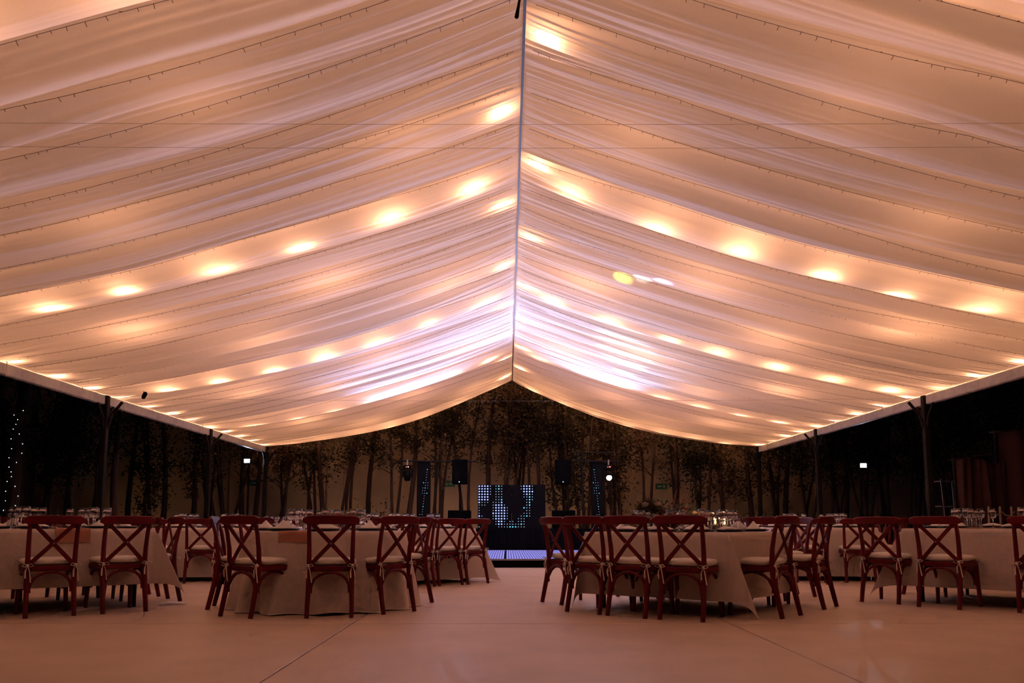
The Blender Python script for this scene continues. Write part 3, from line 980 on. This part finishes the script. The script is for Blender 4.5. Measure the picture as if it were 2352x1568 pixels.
# ------------------------------------------------------------------ LED dance floor, riser, DJ booth
def led_floor_mat():
    m = bpy.data.materials.new('led_floor_tile'); m.use_nodes = True
    nt = m.node_tree; nt.nodes.clear(); N = nt.nodes.new
    tc = N('ShaderNodeTexCoord')
    wv = N('ShaderNodeTexWave'); wv.bands_direction = 'Y'; wv.inputs['Scale'].default_value = 1.15; wv.inputs['Distortion'].default_value = 0
    wv2 = N('ShaderNodeTexWave'); wv2.bands_direction = 'X'; wv2.inputs['Scale'].default_value = 6
    nt.links.new(tc.outputs['Object'], wv.inputs[0]); nt.links.new(tc.outputs['Object'], wv2.inputs[0])
    mm = N('ShaderNodeMath'); mm.operation = 'MULTIPLY'; nt.links.new(wv.outputs['Fac'], mm.inputs[0]); nt.links.new(wv2.outputs['Fac'], mm.inputs[1])
    rp = N('ShaderNodeValToRGB')
    rp.color_ramp.elements[0].color = (.07, .06, .32, 1); rp.color_ramp.elements[1].color = (.50, .48, 1.0, 1)
    nt.links.new(mm.outputs[0], rp.inputs[0])
    e = N('ShaderNodeEmission'); e.inputs[1].default_value = LED_FLOOR; nt.links.new(rp.outputs[0], e.inputs[0])
    g = N('ShaderNodeBsdfGlossy'); g.inputs['Roughness'].default_value = .25; g.inputs[0].default_value = (.12, .12, .12, 1)
    a = N('ShaderNodeAddShader'); nt.links.new(e.outputs[0], a.inputs[0]); nt.links.new(g.outputs[0], a.inputs[1])
    o = N('ShaderNodeOutputMaterial'); nt.links.new(a.outputs[0], o.inputs[0])
    return m
LED_FLOOR = 1.15
lm = led_floor_mat()
df = thing('led_dance_floor', 'raised dance floor of glowing lavender LED tiles before the booth', 'dance floor', (.5, 18.8, 0))
ob('platform', MB().box(-2.75, 2.75, -2.72, 2.72, 0, .145, .01).mesh('platform', M['black']), df)
ob('edge_frame', MB().box(-2.75, 2.75, -2.75, -2.70, .135, .164).box(-2.75, 2.75, 2.70, 2.75, .02, .164).box(-2.75, -2.70, -2.70, 2.70, .02, .164).box(2.70, 2.75, -2.70, 2.70, .02, .164).mesh('edge_frame', M['steel']), df)
tile = MB().box(-.515, .515, -.515, .515, .145, .160).mesh('led_tile', lm)
for i in range(5):
    for j in range(5):
        ob('led_tile', tile, df, (-2.16 + 1.08*i, -2.16 + 1.08*j, 0))
rz_ = thing('stage_riser', 'black draped riser under the DJ booth behind the dance floor', 'riser', (.2, 22.7, 0))
ob('deck', MB().box(-2.2, 2.2, -1.0, 1.1, .62, .70, .01).mesh('deck', M['black']), rz_)
sk = MB(); n = 90
rs1 = [(-2.2 + 4.4*i/n, -1.02 - .02*math.sin(i*1.7), .0) for i in range(n+1)]
sk.add([p for p in rs1] + [(x, y, .66) for x, y, z in rs1] + [(x, 1.1, 0) for x, y, z in (rs1[0], rs1[-1])] + [(x, 1.1, .66) for x, y, z in (rs1[0], rs1[-1])],
       [(i, i+1, n+2+i, n+1+i) for i in range(n)] + [(2*n+2, 0, n+1, 2*n+4), (n, 2*n+3, 2*n+5, 2*n+1)])
ob('skirt', sk.mesh('skirt', M['black']), rz_)

PAT = ["BBBBb.bcb......bBBBb....", "BBBBb.bcb......bBBBb....", "BBBBb.bbb.......BBBB....", "BBBBb.bbb.......bBCb....", "BBBB..bbb.......bbcb....", "BBBB..bbC........bcb....",
       "Bbbb.bbbB........bc.....", "bbb..bBBBb.......bc.....", "b....bBBBBb.....cbb.....", "b....bBBBBb......bb.....", "b....BBBBBb.....bbb.....", "Bb...bBBBBb....bbcb.....",
       "Bb...bBBBBb...bbb.......", "......bBBb.bb.bbb......b", "......bBBbbbbbbcb......b", "b......bbbbccCbbb......b"]
bt = thing('dj_booth', 'DJ booth front of black LED panel showing blue and cyan dots', 'booth', (.115, 21.85, .70))
W_, H_ = 1.75, 1.13
hous = ob('panel_housing', MB().box(-W_/2, 0, 0, .14, 0, H_, .006).box(.006, W_/2, 0, .14, 0, H_, .006).mesh('panel_housing', M['blackgloss']), bt)
led = {'B': MB(), 'b': MB(), 'c': MB()}
def dot(mb, x, z, r, y=-.004):
    n = 8
    v = [(x + r*math.cos(2*PI*k/n), y, z + r*math.sin(2*PI*k/n)) for k in range(n)] + [(x + r*math.cos(2*PI*k/n), y+.006, z + r*math.sin(2*PI*k/n)) for k in range(n)]
    mb.add(v, [tuple(reversed(range(n)))][::1] + [(k, (k+1) % n, n+(k+1) % n, n+k) for k in range(n)])
for r_, row in enumerate(PAT):
    for c_, ch in enumerate(row):
        if ch == '.': continue
        x = -W_/2 + .035 + c_*.0725; z = H_ - .035 - r_*.0700
        if ch == 'B': dot(led['B'], x, z, .019)
        elif ch in 'cC': dot(led['c'], x, z, .017)
        else: dot(led['b'], x, z, .009)
for kk, nm in (('B', 'led_violet'), ('b', 'led_white'), ('c', 'led_cyan')):
    ob(nm, led[kk].mesh(nm, M[{'B': 'led_b', 'b': 'led_s', 'c': 'led_c'}[kk]]), hous, kind='stuff')
ob('counter', MB().box(-.8, .8, .14, .75, .92, .96, .005).mesh('counter', M['black']), bt)
for sx in (-1, 1):
    ob('counter_leg', MB().box(sx*.75-.02, sx*.75+.02, .66, .72, 0, .92).mesh('counter_leg', M['black']), bt)
mx = thing('dj_mixer', 'low black mixing console on the booth counter', 'mixer', (.1, 22.3, 1.66))
ob('case', MB().box(-.35, .35, -.16, .16, 0, .08, .01).mesh('case', M['blackgloss']), mx)
kn = MB()
for i in range(6): kn.lathe([(.012, .08), (.010, .10)], 8, (-.25+.1*i, 0, 0))
ob('knob', kn.mesh('knobs', M['steel']), mx, kind='stuff')

# LED towers
def tower(x, lean, label):
    t = thing('led_tower', label, 'light column', (x, 23.1, 0))
    h_ = ob('column', MB().box(-.18, .18, -.1, .1, 0, 2.52, .006).mesh('column', M['blackgloss']), t)
    mb = MB(); mc = MB()
    for r_ in range(24):
        z = 2.30 - r_*.072
        c = (.10 - .0075*r_)*lean
        for q in range(-1, 2):
            if (r_*7 + q*3) % 5 == 4 and q: continue
            if (r_ < 5 and q != 0) or (q == 1 and r_ > 9) or (q == -1 and 9 < r_ < 16): continue
            big = (r_*3 + q) % 7 == 0
            dot(mc if big else mb, c + q*.062*lean if False else c + q*.062, z, .011 if big else .006, -.104)
    ob('led_white', mb.mesh('led_white', M['led_s']), h_, kind='stuff')
    ob('led_cyan', mc.mesh('led_cyan', M['led_c']), h_, kind='stuff')
tower(-2.29, 1, 'tall black LED column left of the booth with a slanting dot trail')
tower(2.48, -1, 'tall black LED column right of the booth with a slanting dot trail')
# speakers on poles over subwoofers
for sx, x in ((-1, -1.27), (1, 1.50)):
    side = 'left' if sx < 0 else 'right'
    t = thing('subwoofer', f'low black subwoofer {side} of the booth on the riser', 'speaker', (x, 22.55, .70), 0, 'subwoofers')
    ob('cabinet', MB().box(-.30, .30, -.25, .25, 0, .48, .015).mesh('cabinet', M['black']), t)
    ob('grille', MB().box(-.27, .27, -.262, -.25, .03, .45).mesh('grille', M['grille']), t)
    t = thing('loudspeaker', f'black loudspeaker on a pole {side} of the booth, small white status light', 'speaker', (x, 22.6, 1.18), 0, 'loudspeakers')
    ob('pole', MB().tube([(0, 0, 0), (0, 0, .72)], .022, 8).mesh('pole', M['black']), t)
    ob('cabinet', MB().box(-.205, .205, -.16, .18, .70, 1.36, .015).mesh('cabinet', M['black']), t)
    ob('grille', MB().box(-.185, .185, -.172, -.16, .74, 1.33).mesh('grille', M['grille']), t)
    b = MB(); dot(b, -.01, .755, .012, -.178); ob('status_light', b.mesh('status_light', M['fairy']), t)
# lighting stands with crossbars and moving heads
for sx, xa, xb, xh in ((-1, -2.95, -.85, -2.72), (1, 1.75, 3.05, 2.76)):
    side = 'left' if sx < 0 else 'right'
    px_ = -1.95 if sx < 0 else 2.05
    t = thing('lighting_stand', f'dark lighting stand with a horizontal bar {side} of the booth', 'stand', (px_, 22.9, 0), 0, 'lighting stands')
    ob('mast', MB().tube([(0, 0, .3), (0, 0, 2.55)], .022, 8).mesh('mast', M['post']), t)
    for a in (.5, 2.6, 4.7):
        ob('leg', MB().tube([(0, 0, .55), (.45*math.cos(a), .45*math.sin(a), .015)], .014, 6).mesh('leg', M['post']), t)
    ob('crossbar', MB().tube([(xa-px_, 0, 2.53), (xb-px_, 0, 2.51)], .022, 8).mesh('crossbar', M['post']), t)
    if sx > 0:
        ob('crossbar', MB().tube([(xa-px_, 0, 2.76), (xb-px_, 0, 2.75)], .018, 8).mesh('crossbar', M['post']), t)
        ob('mast_extension', MB().tube([(0, 0, 2.55), (0, 0, 2.78)], .018, 8).mesh('mast_extension', M['post']), t)
    m_ = thing('moving_head', f'moving-head spotlight hung from the {side} lighting bar' + (', blazing white' if sx > 0 else ', lamp dark with red indicator'), 'spotlight', (xh, 22.88, 2.0))
    ob('clamp', MB().box(-.02, .02, -.03, .03, .40, .56, .004).mesh('clamp', M['steel']), m_)
    ob('base', MB().box(-.11, .11, -.08, .08, .30, .41, .015).mesh('base', M['blackgloss']), m_)
    for q in (-1, 1):
        ob('yoke', MB().box(q*.12-.015, q*.12+.015, -.03, .03, .08, .32, .006).mesh('yoke', M['blackgloss']), m_)
    hd = ob('head', MB().lathe([(.02, -.13), (.085, -.12), (.10, -.02), (.095, .12), (.06, .16), (.01, .165)], 20).mesh('head', M['blackgloss'], True), m_, (0, 0, .12))
    hd.rotation_euler = (R(-62) if sx > 0 else R(10), 0, 0)
    b = MB(); dot(b, .03, .36, .016, -.084); ob('indicator', b.mesh('indicator', M['led_red']), m_)
    b = MB(); dot(b, -.025, .355, .008, -.084); ob('indicator', b.mesh('indicator', M['led_amber']), m_)
    lens = MB().lathe([(.002, -.140), (.070, -.136), (.072, -.125), (.002, -.124)], 20).mesh('lens', M['lamp_white'] if sx > 0 else M['blackgloss'])
    ob('lens', lens, hd)
    wp = (xh, 22.88, 2.0)
    if sx > 0:
        spot('beam', m_, (0, -.25, .20), (2.5, 17.9, 4.12), 26000, (.86, .90, 1.0), R(13), .9, .06, wp)
        spot('beam_wash', m_, (0, -.25, .20), (1.2, 17.0, 4.7), 6500, (.56, .60, 1.0), R(64), 1.0, .06, wp)
    else:
        spot('beam_wash', m_, (0, -.25, .25), (-1.6, 17.5, 4.5), 6500, (.50, .56, 1.0), R(66), 1.0, .06, wp)

# ------------------------------------------------------------------ yard lamps and signs
def floodlight(x, y, z, label, pole, watts):
    t = thing('floodlight', label, 'floodlight', (x, y, z), 0, 'floodlights')
    ob('housing', MB().box(-.10, .10, -.06, .04, -.07, .07, .012).mesh('housing', M['post']), t)
    ob('lens', MB().box(-.085, .085, -.066, -.06, -.055, .055).mesh('lens', M['lamp_blue']), t)
    ob('bracket', MB().tube([(0, .04, 0), (0, .16, -.02)], .015, 6).mesh('bracket', M['post']), t)
    if pole: ob('pole', MB().tube([(0, .18, .05), (0, .18, -z)], .035, 8).mesh('pole', M['post']), t)
    spot('flood', t, (0, -.10, 0), (x*.8, y-8, 0), watts, (.65, .80, 1.0), R(150), 1.0, .05, (x, y, z))
floodlight(-8.02, 25.9, 2.75, 'cold white floodlight glowing among the trees on the left', True, 30)
floodlight(9.95, 23.5, 2.44, 'cold white floodlight on a pole among the right-hand trees', True, 22)
def uplight(x, y, watts, label, tgt):
    t = thing('garden_uplight', label, 'garden light', (x, y, .01), 0, 'garden uplights')
    ob('spike_base', MB().lathe([(.07, 0), (.07, .015), (.02, .03), (.015, .09)], 12).mesh('spike_base', M['post']), t)
    ob('shade', MB().lathe([(.03, .08), (.045, .10), (.055, .19), (.050, .19), (.040, .11), (.001, .10)], 14).mesh('shade', M['post'], True), t)
    spot('uplight_beam', t, (0, 0, .20), tgt, watts, (1.0, .58, .30), R(150), 1.0, .04, (x, y, .01))
for k, x in enumerate((-12.5, -8.6, -5.2, -1.6, 2.0, 5.2, 8.4)):
    uplight(x, 27.5, (7, 13, 13, 14, 14, 9, 3)[k], f'small warm garden uplight at the foot of the wall, {ORD[k]} from the left', (x, 29.0, 1.9))
def exit_sign(x, z, label, flip):
    t = thing('exit_sign', label, 'sign', (x, WY-.155 if False else WY-.02, z), 0, 'green exit signs')
    ob('plate', MB().box(-.20, .20, -.012, .012, -.10, .10, .004).mesh('plate', M['green']), t)
    s = -1 if flip else 1
    ob('arrow', MB().add([(s*-.02,-.015,-.018),(s*.08,-.015,-.018),(s*.08,-.015,-.05),(s*.14,-.015,0),(s*.08,-.015,.05),(s*.08,-.015,.018),(s*-.02,-.015,.018)], [tuple(range(7)) if s < 0 else tuple(reversed(range(7)))]).mesh('arrow', M['signwhite']), t)
    ob('pictogram', MB().blob((s*-.09, -.014, .035), .018, 8, 4, (1, .15, 1)).add([(s*-.12,-.015,.012),(s*-.06,-.015,.015),(s*-.075,-.015,-.07),(s*-.105,-.015,-.06)], [(0,1,2,3)]).mesh('pictogram', M['signwhite']), t)
for k, (px, py) in enumerate(((580, 1110), (1032, 1112), (1518, 1118), (1998, 1110))):
    x = (px-1165)/1930*29.0; z = .82 + (1203-py)/66.2
    exit_sign(x, z, ['green arrow sign on the wall below the left floodlight', 'green arrow sign on the wall behind the left loudspeaker', 'green arrow sign on the wall above the flowers', 'green arrow sign on the wall near the right floodlight'][k], k > 1)

# ------------------------------------------------------------------ trees
def tree(x, y, hgt, stems, leafy, label, seed, lean=.0, low=.35, thick=1.0):
    r_ = random.Random(seed)
    t = thing('garden_tree', label, 'tree', (x, y, 0), 0, 'garden trees')
    tips = []
    tk = MB(); brm = MB(); lv = MB()
    for s in range(stems):
        a = r_.uniform(0, 6.28); bx, by = (.12*math.cos(a), .12*math.sin(a)) if stems > 1 else (0, 0)
        tx, ty = lean*hgt*.15 + r_.uniform(-.5, .5)*(.5+.4*stems), r_.uniform(-.4, .4)
        pts = []; rad = []
        n = 9
        for i in range(n):
            u = i/(n-1)
            pts.append((bx + tx*u**1.3 + .07*math.sin(u*7+s+seed), by + ty*u + .05*math.cos(u*6+s), hgt*u*(1-.06*s)))
            rad.append(thick*(.078 if stems == 1 else .052)*(1-.78*u) + .006)
        tk.tube(pts, rad, 7)
        for i in range(13):                                   # branches
            u = r_.uniform(low*.6, .97); k = min(n-2, int(u*(n-1))); f = u*(n-1)-k
            p = Vector(pts[k])*(1-f) + Vector(pts[k+1])*f
            a = r_.uniform(0, 6.28); L_ = r_.uniform(.35, 1.0)*(1.2-u*.5)
            e = p + Vector((math.cos(a)*L_*.7, math.sin(a)*L_*.45, L_*r_.uniform(.15, .8)))
            brm.tube([p, p.lerp(e, .5) + Vector((0, 0, .06)), e], [.016, .011, .004], 4, cap=False)
            tips.append((p, e))
        for i in range(4): 
            k = r_.randint(int(low*(n-1)), n-2); tips.append((Vector(pts[k]), Vector(pts[k+1])))
    for p, e in tips:
        if e.z < low*hgt*.85 and r_.random() < .6: continue
        for c in range(r_.randint(2, 4)):
            q = p.lerp(e, r_.uniform(.3, 1.05)) + Vector((r_.gauss(0, .08), r_.gauss(0, .08), r_.gauss(0, .10)))
            rc = r_.uniform(.09, .21)
            for i in range(int(leafy*r_.uniform(8, 16))):
                o_ = Vector((r_.gauss(0, rc), r_.gauss(0, rc), r_.gauss(0, rc*.9)))
                L_ = r_.uniform(.05, .115)
                d = Vector((r_.uniform(-1, 1), r_.uniform(-1, 1), r_.uniform(-1, .7))).normalized()*L_
                s_ = d.cross(Vector((r_.uniform(-1, 1), r_.uniform(-1, 1), r_.uniform(-1, 1)))).normalized()*L_*r_.uniform(.25, .42)
                b0 = q + o_
                lv.add([b0, b0+d*.5+s_, b0+d, b0+d*.5-s_], [(0, 1, 2, 3)])
    ob('trunk', tk.mesh('trunk', M['bark'], True), t)
    ob('branches', brm.mesh('branches', M['bark']), t, kind='stuff')
    ob('foliage', lv.mesh('foliage', M['leaf' if r_.random() < .6 else 'leaf2']), t, kind='stuff')
TR = [  # pixel column of the trunk, depth, height, stems, leafiness, lowest leaves
 (18, 21.5, 5.6, 1, 1.4, .3), (100, 23.0, 5.6, 2, 1.2, .25), (150, 22.0, 5.4, 2, 1.1, .3), (205, 21.0, 5.6, 2, .9, .35), (266, 20.2, 5.8, 1, .5, .5),
 (300, 26.6, 6.0, 1, .5, .5), (345, 24.5, 5.2, 2, 1.3, .15), (378, 26.0, 6.0, 1, .9, .3), (440, 25.2, 5.2, 1, 1.2, .25), (492, 26.2, 5.6, 3, .7, .4), (530, 26.8, 5.6, 2, .5, .5),
 (566, 27.6, 5.4, 1, .4, .5), (592, 27.2, 5.0, 1, .4, .55), (648, 26.2, 5.4, 2, .9, .45), (715, 26.0, 5.6, 2, .8, .45), (742, 26.4, 5.8, 1, .9, .4), (792, 26.8, 6.2, 2, 1.0, .45),
 (850, 27.5, 6.2, 1, 1.1, .5), (915, 26.2, 6.4, 2, 1.1, .5), (938, 25.3, 6.2, 1, .7, .55), (1000, 24.6, 6.4, 3, .8, .5), (1062, 25.6, 6.6, 2, 1.1, .5),
 (1120, 26.8, 6.8, 1, 1.2, .45), (1160, 26.4, 6.8, 2, 1.2, .4), (1196, 27.2, 6.8, 3, 1.1, .42), (1232, 26.6, 6.6, 2, 1.0, .45), (1292, 25.0, 6.6, 3, 1.2, .1), (1336, 26.0, 6.4, 3, 1.1, .15),
 (1402, 25.4, 6.2, 2, .9, .2), (1424, 26.6, 6.4, 2, 1.0, .35), (1490, 26.0, 6.2, 2, 1.0, .42), (1548, 26.6, 6.0, 2, 1.0, .38), (1604, 25.6, 5.8, 2, 1.3, .3), (1664, 25.0, 5.6, 2, 1.3, .25),
 (1722, 25.8, 5.4, 1, 1.1, .3), (1778, 24.8, 5.4, 2, .8, .4), (1806, 26.2, 5.6, 1, .6, .45), (1846, 25.6, 5.2, 2, .9, .4), (1908, 26.0, 5.4, 2, .8, .4), (1932, 26.6, 5.6, 1, .8, .4),
 (1985, 25.0, 5.4, 3, .8, .45), (2042, 25.4, 5.6, 2, .9, .45), (2086, 24.4, 5.4, 1, 1.1, .3), (2112, 25.8, 5.8, 2, 1.0, .35), (2190, 24.0, 6.0, 2, 1.3, .35), (2262, 23.0, 6.2, 2, 1.3, .4), (2330, 22.0, 6.0, 2, 1.3, .4),
]
for k, (px, d, hg, st_, lf_, lo) in enumerate(TR):
    kind = 'slender multi-stemmed tree' if st_ > 2 else ('two-stemmed leafy tree' if st_ == 2 else 'single-trunk tree')
    if 430 < px < 1900: d = max(d, 26.5)
    tree((px-1165)/1930*d*1.0, d, hg, st_ + (1 if k % 3 and st_ > 1 else 0), lf_/(1 + .2*st_)*2.9, f'{kind} by the back wall, {ORD[k] if k < 24 else ORD[len(TR)-1-k]} from the {"left" if k < 24 else "right"} edge of the picture', 300+k, low=min(.62, lo+.17), thick=1.0 if st_ > 1 else 1.25)
# low shrubs along the wall base
rsb = random.Random(3)
for k, px in enumerate((842, 868, 1440, 1740, 1830, 2010)):
    d = 26.9; x = (px-1165)/1930*d
    b = MB()
    for i in range(420):
        p = Vector((rsb.gauss(0, .32), rsb.gauss(0, .22), abs(rsb.gauss(0, .55))))
        dd = Vector((rsb.uniform(-1,1), rsb.uniform(-1,1), rsb.uniform(0,1.4))).normalized()*rsb.uniform(.07, .16)
        n_ = dd.cross(Vector((rsb.uniform(-1,1), rsb.uniform(-1,1), .3))).normalized()*.022
        b.add([p, p+dd*.5+n_, p+dd, p+dd*.5-n_], [(0,1,2,3)])
    t = thing('garden_shrub', f'dark low shrub at the foot of the wall, {ORD[k]} from the left', 'shrub', (x, d, 0), 0, 'garden shrubs')
    ob('foliage', b.mesh('foliage', M['leaf']), t, kind='stuff')
    st = MB()
    for i in range(5):
        a = rsb.uniform(0, 6.28); st.tube([(0, 0, 0), (.25*math.cos(a), .2*math.sin(a), rsb.uniform(.5, 1.0))], [.012, .004], 4)
    ob('stem', st.mesh('stems', M['bark']), t, kind='stuff')

# palm trunk wrapped in fairy lights, far left
px, d = 32, 19.5
t = thing('wrapped_palm', 'palm trunk wound with tiny white lights at the left edge', 'palm', ((px-1165)/1930*d, d, 0))
ob('trunk', MB().tube([(-.05, 0, 0), (0, 0, 1.2), (.06, 0, 2.6), (.10, 0, 4.2)], [.17, .14, .12, .11], 10).mesh('trunk', M['bark'], True), t)
fl = MB(); nn = 30
for i in range(nn):
    u = i/nn; z = .25 + 3.3*u
    for q in (0, PI):
        a = u*9 + q
        xx = -.05 + .10*z/2.6 + .19*math.cos(a)*.75; yy = -abs(.19*math.sin(a))*1.0
        if i % 2 == (q > 0): fl.blob((xx, yy, z), .009, 5, 4)
ob('fairy_light', fl.mesh('fairy_lights', M['fairy']), t, kind='stuff')
fd = MB()
for i in range(22):
    a = 2*PI*i/22; L_ = 1.1
    pts = [(.10 + math.cos(a)*L_*u, math.sin(a)*L_*u, 4.2 + .7*u - 1.1*u*u) for u in (0, .3, .6, 1)]
    fd.tube(pts, 0, prof=[(.05, .01), (.16, .008), (.12, .008), (.01, .004)])
ob('frond', fd.mesh('fronds', M['leaf']), t, kind='stuff')
# spiky agave behind the left foreground table
t = thing('agave', 'spiky agave with long upright blades behind the left foreground table', 'plant', ((68-1165)/1930*17.5, 17.5, 0))
for i in range(12):
    a = 2*PI*i/12 + .2; s_ = .35 + .25*(i % 3)
    me = MB().tube([(0, 0, .05), (math.cos(a)*s_*.5, math.sin(a)*s_*.5, .75), (math.cos(a)*s_, math.sin(a)*s_, 1.25 - .15*(i % 2))], 0, prof=[(.06, .02), (.05, .012), (.006, .004)]).mesh('blade', M['leaf2'])
    ob('blade', me, t)

# ------------------------------------------------------------------ right side: canvas booth, rack, rope posts
t = thing('canvas_booth', 'brown canvas-walled booth standing outside the tent on the right', 'booth', (9.55, 16.0, 0))
def canvas(x0, x1, y, z1, nm):
    n = 46; mz = 14
    U, V = np.meshgrid(np.linspace(0, 1, n), np.linspace(0, 1, mz), indexing='ij')
    X = x0 + (x1-x0)*U + .02*np.sin(V*5+U*9); Z = V*(z1 + .05*np.sin(U*6)); Y = y + .05*np.sin(U*17 + V*2) + .03*np.sin(U*41)
    ob(nm, grid_mesh(nm, X, Y, Z, M['canvas']), t)
canvas(-1.0, .0, 0, 2.02, 'side_panel')
canvas(-.18, 2.6, -.12, 2.55, 'front_panel')
for x, z in ((-1.0, 2.05), (-.18, 2.62), (2.6, 2.62)):
    ob('pole', MB().tube([(x, .06, 0), (x, .06, z)], .02, 8).mesh('pole', M['post']), t)
v = [(-.18, -.10, 2.56), (2.6, -.10, 2.56), (2.6, .25, 2.58), (-.18, .25, 2.58), (-.18, -.10, 2.58), (2.6, -.10, 2.58), (2.6, .25, 2.60), (-.18, .25, 2.60)]
ob('roof', MB().add(v, [(0,3,2,1),(4,5,6,7),(0,1,5,4),(1,2,6,5),(2,3,7,6),(3,0,4,7)]).mesh('roof', M['canvas']), t)
v = [(-1.0, 0, 2.03), (-.2, 0, 2.16), (-.2, .25, 2.16), (-1.0, .25, 2.03), (-1.0, 0, 2.05), (-.2, 0, 2.18), (-.2, .25, 2.18), (-1.0, .25, 2.05)]
ob('side_roof', MB().add(v, [(0,3,2,1),(4,5,6,7),(0,1,5,4),(1,2,6,5),(2,3,7,6),(3,0,4,7)]).mesh('side_roof', M['canvas']), t)
# metal rack
d = 17.5; x = (2175-1165)/1930*d
t = thing('metal_rack', 'thin metal rack frame beside the brown canvas booth', 'rack', (x, d, 0))
for q, (xa, xb) in enumerate(((-.24, -.14), (.20, .26))):
    for yy in (-.2, .2):
        ob('upright', MB().tube([(xb, yy, 0), (xa, yy, 1.72)], .011, 6).mesh('upright', M['steel']), t)
for z in (.45, 1.18, 1.70):
    ob('shelf_rail', MB().tube([(-.25, -.2, z), (.24, -.2, z)], .011, 6).tube([(-.25, .2, z), (.24, .2, z)], .011, 6).tube([(-.25, -.2, z), (-.25, .2, z)], .009, 6).tube([(.24, -.2, z), (.24, .2, z)], .009, 6).mesh('shelf_rail', M['steel']), t)
# rope barrier in front of the canvas booth
d = 13.6
for k, px in enumerate((2262, 2292, 2322)):
    x = (px-1165)/1930*d
    t = thing('rope_post', f'pale wooden rope post before the canvas booth, {ORD[k]} from the left', 'post', (x, d, 0), 0, 'rope posts')
    ob('shaft', MB().tube([(0, 0, .02), (-.03*(k-1), 0, 1.10)], [.022, .017], 8).mesh('shaft', M['palewood']), t)
    ob('foot', MB().lathe([(.11, 0), (.11, .015), (.03, .03)], 14).mesh('foot', M['palewood']), t)
xa, xb = (2262-1165)/1930*d, (2322-1165)/1930*d
pts = [(xa + (xb-xa)*i/16, d-.03, 1.02 - .07*abs(math.sin(PI*i/8))) for i in range(17)]
ob('barrier_rope', MB().tube(pts, .009, 5).mesh('barrier_rope', M['palewood']), label='pale rope looped between the three wooden posts', cat='rope')
# small clip-on spotlight at the left eave and microphone-like fixture at the ridge
t = thing('eave_spotlight', 'small black spotlight clipped under the left drape by a post', 'spotlight', (-6.55, 15.0, 3.12))
b = ob('barrel', MB().lathe([(.02, -.07), (.035, -.06), (.04, .05), (.03, .08)], 12).mesh('barrel', M['black'], True), t); b.rotation_euler = (R(60), 0, R(40))
ob('arm', MB().tube([(0, 0, .02), (-.05, .05, .14)], .008, 5).mesh('arm', M['black']), t)
t = thing('ridge_fixture', 'small black fixture hanging at the ridge top of the picture', 'fixture', (XC-.06, 6.45, 5.02))
b = ob('body', MB().lathe([(.012, -.11), (.018, -.10), (.012, .02), (.010, .13)], 10).mesh('body', M['black'], True), t); b.rotation_euler = (R(-14), R(8), 0)
ob('clip', MB().tube([(0, 0, .10), (.03, 0, .16)], .006, 5).mesh('clip', M['black']), t)

# coloured effect lamps shining down through the right-hand drape
for k, (x, y, c_, wt, nm) in enumerate(((1.78, 12.62, (1.0, .88, .16), 26, 'yellow'), (2.05, 12.45, (1.0, .97, .9), 24, 'white'), (2.32, 12.25, (.45, .45, 1.0), 40, 'violet'))):
    zl = float(lining_z(1, (x-XC)/HW, y))
    t = thing('effect_lamp', f'small {nm} effect lamp above the drape, casting a {nm} patch', 'lamp', (x, y, zl+.52), 0, 'effect lamps')
    ob('can', MB().lathe([(.03, .16), (.05, .14), (.055, .0), (.048, .0), (.045, .12), (.001, .13)], 14).mesh('can', M['post'], True), t)
    ob('bracket', MB().tube([(0, 0, .15), (0, 0, .30)], .008, 6).mesh('bracket', M['post']), t)
    spot('effect_beam', t, (0, 0, .06), (x, y, 0), wt, c_, R(32), .45, .03, (x, y, zl+.52))
